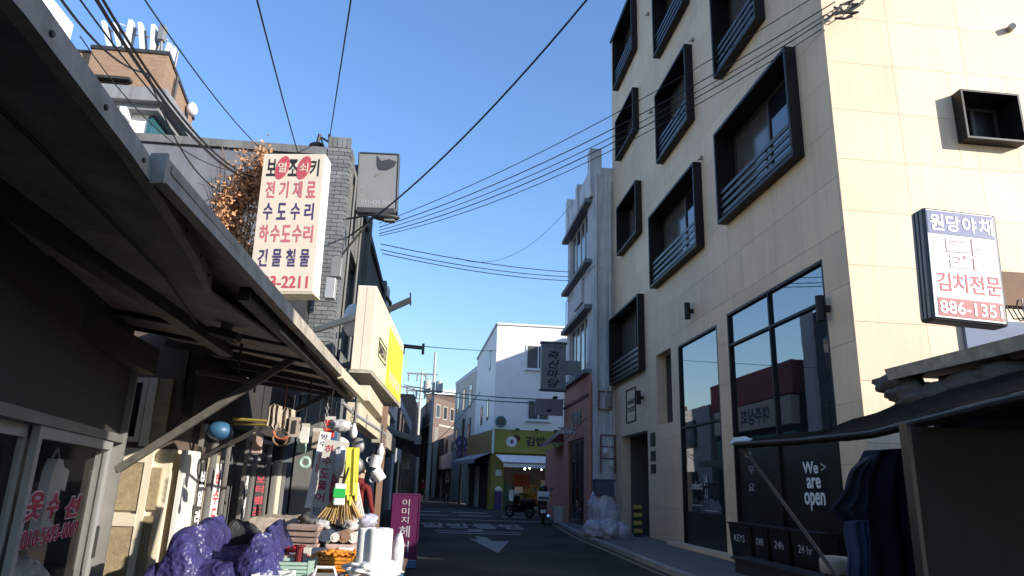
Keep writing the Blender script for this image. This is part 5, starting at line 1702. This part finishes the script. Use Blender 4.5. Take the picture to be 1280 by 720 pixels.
o = MB().box(-.30, -.2, 5.85, 6.1, .0, .66).build('blue_side_box', 'blue_plastic'); tag(o, 'blue box standing on the ground at the right end of the table', 'box')

# ---------------------------------------------------------------- hanging goods
hd = thing('drain_service_board', (-.95, 6.2, 1.05), 'pale hanging board with brown vertical lettering for drain clearing', 'sign')
Mh = Matrix.Translation((-.915, 6.2, 1.04)) @ Matrix.Rotation(R(6), 4, 'Y')
MB(Mh).box(-.09, .115, 0, .012, .0, .64).build('board', 'board_pale', hd)
for i, ch in enumerate('하수도뚫어'):
    text(hd, Mh, ch, -.075, .0, .525 - i * .098, .60 - i * .098, 'crimson_print', .02, .002)
MB(Mh).plate([(.055 + .027 * math.cos(t * .2618), .30 + .16 * math.sin(t * .2618)) for t in range(24)], -.0045, -.0005).build('oval', 'crimson_print', hd)
for i, ch in enumerate('뚫어요'):
    text(hd, Mh, ch, .037, .073, .36 - i * .07, .415 - i * .07, 'sign_grey', .02, .002, y=-.005)
text(hd, Mh, '933-2211', -.075, .08, .03, .09, 'navy_print', .02, .002)
o = thing('narrow_white_board', (-1.08, 6.4, 1.1), 'narrow sunlit white strip hanging left of the drain clearing board', 'sign')
Mn = Matrix.Translation((-1.03, 6.35, 1.12)) @ Matrix.Rotation(R(6), 4, 'Y')
MB(Mn).box(-.045, .05, 0, .012, 0, .64).build('board', 'sign_white', o)
for i, ch in enumerate('방수'):
    text(o, Mn, ch, -.03, .03, .575 - i * .06, .62 - i * .06, 'navy_print', .01, .002)
text(o, Mn, '철\n물', -.03, .035, .30, .45, 'pink_print', .01, .002)
# straw broom
bm_ = thing('straw_broom', (-.78, 6.15, 1.05), 'straw hand broom hanging upside down with fanned bristles', 'broom')
mb = MB()
for i in range(110):
    a = random.uniform(-.62, .62)
    b = random.uniform(-.25, .25)
    L_ = random.uniform(.25, .29)
    top = Vector((-.735 + a * .03, 6.13 + b * .05, 1.30))
    mb.tube([top, top + Vector((math.sin(a * .8) * L_ * .6, math.sin(b) * L_ * .6, -L_ * .45)), top + Vector((math.sin(a * 1.0) * L_, math.sin(b) * L_, -L_ * math.cos(a)))], .0045, 4, .003)
br_ = mb.build('bristles', 'straw', bm_)
MB().tube([(-.735, 6.13, 1.29), (-.72, 6.13, 1.62)], .02, 8).build('handle', 'straw', bm_)
MB().torus((-.765, 6.13, 1.29), .024, .008, 'z', 14, 6).torus((-.76, 6.13, 1.38), .024, .008, 'z', 14, 6).build('binding', 'red_print', bm_)
gy = thing('yellow_straps', (-.70, 6.1, 1.1), 'bunch of bright yellow rubber strips hanging beside the straw broom', 'straps')
for i in range(5):
    x = -.735 + i * .021
    MB().hexa([(x, 6.04 + .01 * (i % 3), 1.62 - .01 * (i % 2)), (x + .02, 6.04 + .01 * (i % 3), 1.62), (x + .02, 6.055 + .01 * (i % 3), 1.62), (x, 6.055 + .01 * (i % 3), 1.62)],
              [(x + .02, 6.04 + .01 * (i % 3), 1.24 - .04 * (i % 3)), (x + .034, 6.04 + .01 * (i % 3), 1.24 - .04 * (i % 3)), (x + .034, 6.055 + .01 * (i % 3), 1.24), (x + .02, 6.055 + .01 * (i % 3), 1.24)]).build('strip', 'yellow_rubber', gy)
o = thing('pale_brush', (-.62, 6.12, 1.1), 'pale bundle of long bristles hanging right of the yellow strips', 'brush')
mb = MB()
for i in range(30):
    x = -.64 + random.uniform(-.02, .02)
    mb.tube([(x, 6.12, 1.34), (x + .06 + random.uniform(-.015, .02), 6.12 + random.uniform(-.02, .02), 1.08)], .004, 4)
mb.build('bristles', 'cloth_white', o)
o = thing('green_label_packet', (-.84, 6.05, 1.2), 'white packet with a bright green label hanging in front of the broom', 'packet')
MB().box(-.80, -.71, 6.03, 6.06, 1.16, 1.33).build('bag', 'plastic_white', o, bevel=.01)
MB().box(-.802, -.708, 6.022, 6.0295, 1.22, 1.29).build('label', 'green_label', o)
MB().bar((-.78, 6.05, 1.33), (-.77, 6.05, 1.46), .025, .012).bar((-.73, 6.05, 1.33), (-.70, 6.05, 1.46), .025, .012).build('strap', 'black_rubber', o)
o = MB().blob((-.80, 6.18, 1.50), (.045, .03, .12), 3, .35, 3, 4, .2).build('white_gloves', 'cloth_white', smooth=True); tag(o, 'bunch of white work gloves hanging between the board and the yellow strips', 'gloves')
for i, (px, py, lb) in enumerate(((442, 538, 'clear light bulb hanging above the yellow strips'), (476, 562, 'clear light bulb hanging right, above the mugs'))):
    p = atY(px, py + 3, 6.4 if i == 0 else 8.2)
    t = thing('light_bulb', p, lb, 'light bulb')
    k = 1 if i == 0 else 1.2
    MB().lathe([(.008 * k, -.05 * k), (.028 * k, -.03 * k), (.034 * k, 0), (.028 * k, .03 * k), (.014 * k, .06 * k), (.014 * k, .08 * k)], p, 12).build('glass', 'plastic_white', t, smooth=True)
    MB().tube([p + Vector((0, 0, .08 * k)), p + Vector((0, 0, .30))], .012, 6).build('socket', 'dark_metal', t)
for i, (px, py, x, lb) in enumerate(((408, 520, 0, 'steel chain hanging from the awning edge above the drain board'), (440, 525, 0, 'steel chain hanging beside the first bulb'), (481, 555, 0, 'steel chain hanging beside the second bulb'))):
    p = atY(px, py, 6.4 if i < 2 else 8.4)
    mb = MB()
    for k in range(8): mb.torus((p.x, p.y, p.z + .1 - k * .03), .014, .004, 'y' if k % 2 else 'x', 8, 4)
    tag(mb.build('chain', 'grey_metal'), lb, 'chain')
o = MB().blob(atY(425, 532, 6.6), (.10, .06, .05), 3, .5, 3, 21, .2).build('plastic_tangle', 'plastic_clear', smooth=True); tag(o, 'tangle of clear plastic caught on the rail above the boards', 'plastic')
for i, (px, py, lb) in enumerate(((470, 577, 'white mug hanging, the upper one by the brown post'), (473, 594, 'white mug hanging, the lower one tilted to the left'))):
    p = atY(px, py, 8.2)
    t = thing('mug', p, lb, 'mug', 'mugs hanging by the brown post')
    Mm = Matrix.Translation(p) @ Matrix.Rotation(R(12 - 50 * i), 4, 'Y')
    MB(Mm).lathe([(.05, -.07), (.06, -.065), (.065, .07), (.058, .07), (.052, -.05), (.02, -.055)], n=16).build('cup', 'ceramic', t, smooth=False)
    MB(Mm).torus((-.075, 0, 0), .03, .009, 'y', 12, 6).build('handle', 'ceramic', t)
person((-1.0, 9.9, 0), R(150), 'shopkeeper in a dark red jacket standing in the stall behind the mugs', top='cloth_red', h=1.62, arm=.2)
for i in range(6):
    p = Vector((-1.35 + (i % 3) * .2, 9.0, 1.55 + (i // 3) * .22))
    o = MB().blob(p, (.08, .05, .10), 2, .4, 3, i + 30).build('hanging_pack', ['plastic_clear', 'cloth_white', 'grey_metal'][i % 3], smooth=True)
    tag(o, ['left', 'middle', 'right'][i % 3] + ' pack in the ' + ['lower', 'upper'][i // 3] + ' row of packs hanging in the shade behind the mugs', 'packet', 'packs hanging behind the mugs')

# magenta board
ab = thing('hair_salon_board', (-.45, 12.6, 0), 'magenta standing board with white lettering for a hair salon', 'sign')
Ma = Matrix.Translation((-.66, 12.6, 0)) @ Matrix.Rotation(R(4), 4, 'X')
MB(Ma).box(0, .43, 0, .03, .12, 1.16).build('board', 'magenta', ab)
mb = MB(Ma).box(-.02, 0, -.01, .04, .1, 1.18).box(.43, .45, -.01, .04, .1, 1.18).box(0, .43, -.01, .04, 1.16, 1.18)
mb.build('board_frame', 'magenta', ab)
MB(Ma).box(-.01, .44, -.02, .3, 0, .11).build('base', 'blue_plastic', ab)
for i, ch in enumerate('이미지'): text(ab, Ma, ch, .15, .27, .98 - i * .14, 1.09 - i * .14, 'pale_print', -.005)
text(ab, Ma, '헤', .13, .30, .48, .66, 'pale_print', .0)
text(ab, Ma, '어', .13, .30, .24, .42, 'pale_print', .0)

# dried creeper on the roof edge beside the hardware sign
vn = thing('dried_creeper', (-2.8, 9.0, 2.9), 'dry orange brown creeper climbing behind the hardware sign', 'plant')
mb = MB()
tw = MB()
cen = [(-2.92, 4.9, .2, .28), (-2.75, 5.15, .2, .35), (-2.88, 4.45, .3, .35), (-2.65, 4.0, .24, .4), (-2.95, 4.6, .16, .22), (-2.55, 5.45, .10, .2), (-2.52, 5.1, .12, .3)]
for cx_, cz, rx, rz in cen:
    for i in range(900):
        a = Vector((random.gauss(0, .5), random.gauss(0, .5), random.gauss(0, .5)))
        p = Vector((cx_ + a.x * rx, 9.1 + a.y * .3, cz + a.z * rz))
        if p.x > -2.46: continue
        u = Vector((random.uniform(-1, 1), random.uniform(-1, 1), random.uniform(-1, 1))).normalized() * random.uniform(.016, .04)
        w = u.cross(Vector((random.uniform(-1, 1), random.uniform(-1, 1), random.uniform(-1, 1)))).normalized() * random.uniform(.012, .025)
        mb.add([p - u, p + w, p + u, p - w + Vector((0, 0, .004))], [(0, 1, 2, 3)])
for i in range(46):
    p = Vector((random.uniform(-2.95, -2.6), 9.15, 3.4))
    q = Vector((random.uniform(-3.3, -2.5), 9.0 + random.uniform(0, .3), random.uniform(4.6, 5.75)))
    m1 = p.lerp(q, .5) + Vector((random.uniform(-.2, .1), 0, .1))
    tw.tube([p, m1, q, q + Vector((random.uniform(-.15, .1), 0, random.uniform(0, .15)))], .007, 4, .003)
l_ = mb.build('leaves', 'leaf_dry', vn); l_['kind'] = 'stuff'
tw.build('stems', 'twig', vn)
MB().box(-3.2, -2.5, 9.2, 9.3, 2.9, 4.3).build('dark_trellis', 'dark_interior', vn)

# more stock hanging in the shade under the awning
HG = [(-1.45, 7.3, 1.86, 'coil', 'wire', 'black cable coil hanging nearest under the awning ribs'), (-1.62, 7.7, 1.84, 'coil', 'terracotta', 'reddish hose coil hanging under the awning ribs'),
      (-1.30, 8.0, 1.80, 'pack', 'packet_tan', 'tan packet hanging above the stack of mats'), (-1.48, 8.2, 1.86, 'pack', 'cloth_white', 'white packet hanging beside the reddish hose coil'),
      (-1.75, 8.3, 1.80, 'coil', 'brown_card', 'brown rope coil hanging deep under the awning'), (-1.20, 8.5, 1.84, 'pack', 'blue_plastic', 'blue packet hanging near the awning edge'),
      (-1.60, 8.8, 1.78, 'pack', 'mint_plastic', 'mint green packet hanging at the back of the stall'), (-1.36, 8.9, 1.88, 'coil', 'plastic_white', 'white hose coil hanging behind the tan packet'),
      (-1.12, 7.6, 1.90, 'pack', 'red_plastic', 'small red packet hanging just inside the awning edge'), (-1.9, 7.9, 1.72, 'pack', 'rust_paper', 'pinkish packet hanging close to the glass doors')]
for i, (x, y, z, kd, m_, lb) in enumerate(HG):
    if kd == 'coil':
        mb = MB()
        for k in range(4): mb.torus((x, y + k * .016, z), .085 + .006 * (k % 2), .009, 'y', 18, 5)
        mb.tube([(x, y + .02, z + .08), (x, y + .02, 2.34)], .004, 4)
        tag(mb.build('hose_coil', m_), lb, 'coil', 'stock hanging in the shade of the hardware awning')
    else:
        t = thing('hanging_packet', (x, y, z), lb, 'packet', 'stock hanging in the shade of the hardware awning')
        MB().box(x - .055, x + .055, y, y + .03, z - .12, z + .06).build('packet', m_, t, bevel=.01)
        MB().box(x - .055, x + .055, y + .01, y + .014, z + .061, z + .10).build('header_card', 'board_pale', t)
        MB().tube([(x, y + .012, z + .09), (x, y + .012, 2.34)], .003, 4).build('string', 'wire', t)
for i, (px_, py_, m_, lb) in enumerate(((-.93, 6.45, 'crate_blue', 'small dark blue box standing behind the orange crate'), (-.72, 6.55, 'ceramic', 'white carton behind the orange crate, right'), (-1.05, 6.45, 'board_pale', 'pale carton behind the red spool'))):
    t = thing('goods_box', (px_, py_, .62), lb, 'box')
    MB().box(px_ - .06, px_ + .06, py_ - .04, py_ + .06, .62, .80).build('carton', m_, t, bevel=.006)
    MB().box(px_ - .045, px_ + .045, py_ - .043, py_ - .0405, .66, .75).build('label', 'sign_redband' if i else 'board_pale', t)

# ================================================================ right-hand market shed, tarpaulin and what hangs there
sd_ = thing('market_shed', (6, 5, 0), 'dark low market shed with a flat roof at the right edge', 'shed')
MB().box(5.2, 9.4, 6.9, 7.0, 0, 2.55).box(5.25, 5.3, 3.0, 6.9, 2.0, 2.62).box(9.3, 9.4, 2, 6.9, 0, 2.55).build('wall', 'tarp_black', sd_)
MB().box(5.02, 10, 1.5, 7.28, 2.66, 2.72).build('roof', 'weathered_metal', sd_)
MB().hexa([(4.96, 1.5, 2.62), (5.0, 1.5, 2.62), (5.0, 7.3, 2.62), (4.96, 7.3, 2.62)], [(4.92, 1.5, 2.74), (5.02, 1.5, 2.74), (5.02, 7.3, 2.74), (4.92, 7.3, 2.74)]).build('roof_edge', 'weathered_metal', sd_)
MB().box(3.83, 9.3, 5.45, 5.5, 0, 1.93).build('dark_panel', 'dark_olive', sd_)
MB().box(3.79, 3.825, 5.42, 5.52, 0, 1.95).build('panel_post', 'rail_metal', sd_)
MB().box(9.45, 14, 2.0, 6.75, 0, 4.4).build('rear_shade_block', 'far_grey', sd_)  # unseen block added to keep the road in shade
tp = thing('black_tarpaulin_canopy', (4, 6, 2), 'black tarpaulin canopy stretched from the shed roof to a slanted pole', 'canopy')
edge = [atZ(918, 553, 2.0), atZ(1000, 548, 2.0), atZ(1090, 538, 2.0), atZ(1180, 515, 2.0), atZ(1280, 490, 2.0), Vector((3.4, 3.0, 2.0)), Vector((3.3, 1.2, 2.0))]
top = [atX(925, 551, 4.05), atX(1040, 536, 4.5), atX(1125, 505, 5.1), atX(1200, 480, 5.2), atX(1280, 462, 5.2), Vector((5.2, 3.4, 2.45)), Vector((5.2, 1.2, 2.45))]
N_ = 10
vs, fs = [], []
cols_ = []
for i in range(len(edge) - 1):
    for k in range(6):
        t = k / 6
        cols_.append((edge[i].lerp(edge[i + 1], t), top[i].lerp(top[i + 1], t)))
cols_.append((edge[-1], top[-1]))
for e_, t_ in cols_:
    for k in range(N_ + 1):
        p = e_.lerp(t_, k / N_)
        w = math.sin(math.pi * k / N_)
        p = p + Vector((0, 0, -.05 * w + .03 * noise.noise(p * 3) * (1 if k else .6)))
        vs.append(p)
    vs.append(e_ + Vector((.03, 0, -.07 + .015 * noise.noise(e_ * 5))))
st = N_ + 2
for c in range(len(cols_) - 1):
    for k in range(N_): fs.append((c * st + k, c * st + k + 1, (c + 1) * st + k + 1, (c + 1) * st + k))
    fs.append((c * st, c * st + st - 1, (c + 1) * st + st - 1, (c + 1) * st))
o = MB().add(vs, fs).build('sheet', 'tarp_sheet', tp, smooth=True)
s_ = o.modifiers.new('solid', 'SOLIDIFY'); s_.thickness = .012
MB().tube([p + Vector((0, 0, -.02)) for p in edge], .028, 8).build('edge_roll', 'tarp_black', tp)
# folded canvas bundle between roof and tarp
vs = MB()
for i, (px, py) in enumerate(((1122, 478), (1135, 490), (1150, 498), (1180, 490), (1215, 478), (1250, 468))):
    p = atX(px, py, 5.15)
    vs.blob(p, (.12, .35, .11), 3, .4, 3, i, .15)
vs.build('folded_canvas', 'tarp_grey', tp, smooth=True)
tip = atZ(926, 556, 1.98)
pe = atY(1045, 719, 7.4)
MB().tube([tip, pe, pe + (pe - tip) * .25], .022, 8).build('slanted_pole', 'dark_metal', tp)
MB().blob(tip + Vector((.03, -.05, .03)), (.17, .12, .06), 3, .3, 3, 3, .3).build('white_wrapping', 'cloth_white', tp, smooth=True)
MB().plate([(0, 0), (.06, .0), (.12, -.10), (.05, -.06)], 0, .01) if False else None
# hanging clothes: folded cloth with wavy surface


drape(sil([(1085, 560), (1140, 560), (1150, 719), (1072, 735), (1066, 650), (1062, 600)], 6.3), 6.3, 'cloth_navy', 'dark navy coat hanging under the tarpaulin, next to the panel post', 1)
drape(sil([(1066, 585), (1085, 570), (1090, 680), (1068, 668), (1050, 652), (1034, 636), (1048, 622)], 6.2), 6.2, 'cloth_navy', 'navy coat sleeve pulled out to the left of the hanging clothes', 4)
drape(sil([(1058, 650), (1082, 650), (1086, 730), (1064, 730)], 6.1), 6.1, 'denim', 'blue denim trousers hanging below the navy sleeve', 7)
# beige stool by the pole
bs_ = thing('beige_stool', atY(1044, 719, 8.3), 'beige padded stool half hidden behind the slanted pole', 'stool')
p = atY(1044, 706, 8.3)
MB(Matrix.Translation(p)).lathe([(.14, -.1), (.17, -.08), (.175, .04), (.15, .09), (.05, .10)], n=18).build('seat', 'beige_vinyl', bs_, smooth=True)
for k in range(4):
    a = k * math.pi / 2 + .5
    MB().tube([p + Vector((.12 * math.cos(a), .12 * math.sin(a), -.1)), Vector((p.x + .16 * math.cos(a), p.y + .16 * math.sin(a), 0.07))], .014, 6).build('leg', 'dark_metal', bs_)
# black tubs with chalk lettering against the cafe glass
BT = [(914, 942, 'KEYS', 'leftmost, chalked KEYS'), (943, 963, 'OAR', 'second, chalked OAR'), (964, 990, '24h', 'third, chalked 24h'), (991, 1030, '24 hr', 'rightmost, chalked 24 hr')]
for x0, x1, s_, lb in BT:
    a, b = atX(x0, 690, 5.75), atX(x1, 690, 5.75)
    y0, y1 = a.y - .02, b.y + .02
    t = thing('black_tub', (5.9, (y0 + y1) / 2, .1), 'black tapered planter tub before the cafe glass, ' + lb, 'planter', 'black tubs along the cafe window')
    M = frameX(y0, 5.75)
    W_ = y0 - y1
    MB(M).hexa([(.06, 0, .14), (W_ - .06, 0, .14), (W_ - .06, .22, .14), (.06, .22, .14)], [(0, -.04, .82), (W_, -.04, .82), (W_, .24, .82), (0, .24, .82)]).build('tub', 'black_film', t, bevel=.01)
    MB(M).box(-.015, W_ + .015, -.055, .255, .80, .83).build('rim', 'black_metal', t)
    text(t, M, s_, W_ * .25, W_ * .72, .50, .62, 'pale_print', -.005, .004, y=-.03)
bn = thing('low_bench', (5.3, 11.8, .07), 'long low dark bench with a grey top in front of the black tubs', 'bench')
MB().box(5.15, 5.5, 9.3, 12.4, .28, .32).build('top', 'rail_metal', bn)
MB().box(5.18, 5.22, 9.35, 12.3, .07, .279).build('front_board', 'tarp_black', bn)
for y in (9.5, 11.0, 12.2): MB().box(5.25, 5.45, y, y + .06, .07, .279).build('leg', 'dark_metal', bn)

# vegetable shop sign
vg = thing('vegetable_shop_sign', (5.7, 7, 3.3), 'white boxed sign with blue top and red bottom bands for a kimchi and vegetable shop', 'sign')
c0, c1 = atY(1167, 399, 7.0), atY(1236, 262, 7.0)
zb = c0.z
MV = Matrix.Translation((c0.x, 7.0, zb)) @ Matrix.Rotation(R(2.5), 4, 'Y') @ Matrix.Translation((0, 0, -zb))
VW, VH = .90, 1.34
MB(MV).box(0, VW, 0, .22, zb, zb + VH).build('cabinet', 'sign_frame', vg, bevel=.03)
MB(MV).box(.02, VW - .06, -.012, -.001, zb + .03, zb + VH - .03).build('face', 'sign_white', vg)
for k in range(3): MB(MV).box(-.012, -.001, .03 + k * .065, .065 + k * .065, zb + .03, zb + VH - .03).build('side_rib', 'grey_metal', vg)
MB(MV).box(.025, VW - .065, -.016, -.0125, zb + VH - .32, zb + VH - .04).build('blue_band', 'sign_blue', vg)
MB(MV).box(.06, VW - .065, -.016, -.0125, zb + .05, zb + .26).build('red_band', 'sign_redband', vg)
for i, ch in enumerate('원당야채'): text(vg, MV, ch, .05 + i * .2, .22 + i * .2, zb + VH - .28, zb + VH - .08, 'sign_white', .018, y=-.016)
text(vg, MV, '닭', .22, .66, zb + .62, zb + 1.0, 'pink_print', .012, .003, y=-.012)
text(vg, MV, '닭', .226, .654, zb + .626, zb + .994, 'sign_white', -.008, .003, y=-.0155)
for i, ch in enumerate('김치전문'): text(vg, MV, ch, .07 + i * .2, .24 + i * .2, zb + .34, zb + .56, 'red_print', .01, y=-.012)
text(vg, MV, '886-1351', .08, VW - .08, zb + .08, zb + .23, 'sign_white', .012, y=-.016)
MB().box(c0.x + .80, c0.x + 1.3, 7.02, 7.16, zb + .22, zb + .62).build('bracket', 'brown_card', vg)
MB().bar((c0.x + 1.32, 7.1, 2.7), (c0.x + 1.32, 7.1, zb + .62), .10).build('post', 'dark_metal', vg)
for k in range(5): MB().tube([(c0.x + .9 + k * .06, 7.0, zb + .2), (c0.x + .95 + k * .07, 6.98, zb + .05 - .02 * k), (c0.x + 1.3, 7.05, zb + .1 + .03 * k)], .008, 5).build('cable', 'wire', vg)
MB().tube([(c0.x + 1.1, 7.0, zb + .3), (c0.x + 1.05, 6.95, zb), (c0.x + 1.1, 7.0, 2.8)], .010, 6).build('cable', 'grey_metal', vg)
a, b = atY(1227, 432, 9.6), atY(1300, 398, 9.6)
o = MB().box(a.x, a.x + 2, 9.88, 9.945, 2.4, b.z).build('blue_screen', 'blue_screen_paint'); tag(o, 'blue grey panel above the shed roof, right of the sign', 'panel')

# ================================================================ overhead cables
G1 = 'thick cables over the near awning'
def pc(p0, d0, p1, d1, sag, r, lb, m='wire', group=None):
    a, b = atY(*p0, d0), atY(*p1, d1)
    return cable('overhead_cable', a, b, sag, r, lb, m, group=group)


pc((112, -15), 4.0, (312, 225), 9.2, .22, .014, 'thickest of the cables crossing over the near awning to the creeper', group=G1)
pc((120, -15), 4.1, (318, 222), 9.3, .24, .011, 'cable twinned with the thickest one over the near awning', group=G1)
pc((92, -12), 4.0, (300, 218), 9.2, .15, .007, 'thin cable just left of the thickest one over the near awning', group=G1)
pc((70, -10), 4.0, (185, 92), 7.0, .12, .010, 'cable at the top left running down towards the thick bundle', group=G1)
pc((185, 92), 7.0, (268, 235), 8.5, .18, .009, 'slack cable dropping from the bundle onto the hardware awning', group=G1)
pc((100, 45), 6.0, (300, 215), 9.0, .3, .006, 'thin loose cable hanging in front of the brick tower', group=G1)
pc((178, -5), 5.0, (328, 188), 9.4, .08, .007, 'single cable rising from the hardware sign to the upper left', group=None)
pc((320, -5), 5.0, (372, 190), 9.5, .02, .008, 'single steep cable over the top of the hardware sign', group=None)
pc((440, -10), 6.0, (412, 172), 12.9, .03, .010, 'nearly upright cable rising from the roof antenna', group=None)
pc((740, -8), 8.0, (434, 297), 12.9, .30, .016, 'thick cable sweeping from the street lamp up to the top middle', group=None)
GR = 'cables fanning from the cream building to the left'
ends = [((1046, -22), (474, 279)), ((1044, 2), (474, 284)), ((1046, 10), (474, 288)), ((1048, 14), (474, 292)), ((1052, 20), (474, 295))]
nm = ['topmost', 'second', 'middle', 'fourth', 'lowest']
for i, (p0, p1) in enumerate(ends):
    pc(p0, 9.8, p1, 16.0 + i * .2, .34 + .06 * i, .0085 + .002 * (i % 2), '%s of the five long cables from the cream corner across the street' % nm[i], group=GR)
for i, (p0, p1, s_) in enumerate((((476, 305), (712, 340), .15), ((476, 312), (712, 346), .17), ((478, 317), (712, 351), .17))):
    pc(p0, 22.5, p1, 30, s_, .016, '%s of three cables crossing at mid height to the grey parapet building' % ['upper', 'middle', 'lower'][i], 'wire', 'three parallel cables in the middle of the street')
pc((570, 322), 30, (712, 258), 29, 1.1, .010, 'thin slack cable curving up to the grey parapet building', 'wire_pale')
pc((505, 481), 58, (714, 500), 30, .25, .030, 'upper of two cables beside the butcher sign', 'wire', 'two cables from the far pole')
pc((505, 484), 58, (714, 505), 30, .30, .030, 'lower of two cables beside the butcher sign', 'wire', 'two cables from the far pole')
pc((529, 433), 16, (660, 437), 44, .1, .010, 'thin cable from the steel arm to the white building', 'wire_pale')
pc((530, 560), 60, (600, 490), 46, .5, .025, 'slack cable from the far pole up to the cream flats', 'wire_pale')
pc((700, 555), 28, (745, 505), 24.8, .1, .012, 'short cable along the brick restaurant front', 'wire')
o = thing('cable_splice', atX(1060, 10, 6.1), 'dark tangle of cable splices at the corner of the cream building', 'cable joint')
mb = MB()
random.seed(3)
for i in range(16):
    a = atY(1030 + random.random() * 30, 4 + random.random() * 20, 9.7)
    b = a + Vector((random.uniform(.05, .3), random.uniform(-.1, 0), random.uniform(-.02, .16)))
    mb.tube([a, a.lerp(b, .5) + Vector((0, 0, random.uniform(-.06, .06))), b], random.choice([.008, .012, .02]), 6)
for i in range(4): mb.tube([atY(1040, 18, 9.7), atY(1062, 14, 9.65), atY(1074, 6, 9.6), atY(1086, -6, 9.6)], .014 + .004 * i, 6)
mb.build('splices', 'wire', o)

# ---------------------------------------------------------------- unseen block added so that its shade falls on the sewing shop
o = MB().box(3.6, 6.2, -9, -.2, 0, 6.6).build('shade_block_behind', 'far_grey'); tag(o, 'unseen block added behind the camera on the right for its shade', 'building')

# ---------------------------------------------------------------- small fittings on the near awning
MB().tube([(-1.3, .6, 2.40), (-1.36, 2.2, 2.385), (-1.5, 3.8, 2.375), (-1.75, 5.1, 2.40)], .009, 5).build('conduit', 'wire', a1)
for k in range(9):
    y = .9 + k * .36
    MB().tube([(e1x(y) - .02, y, 2.395), (e1x(y) + .004, y, 2.395)], .009, 6).build('rivet', 'dark_metal', a1)
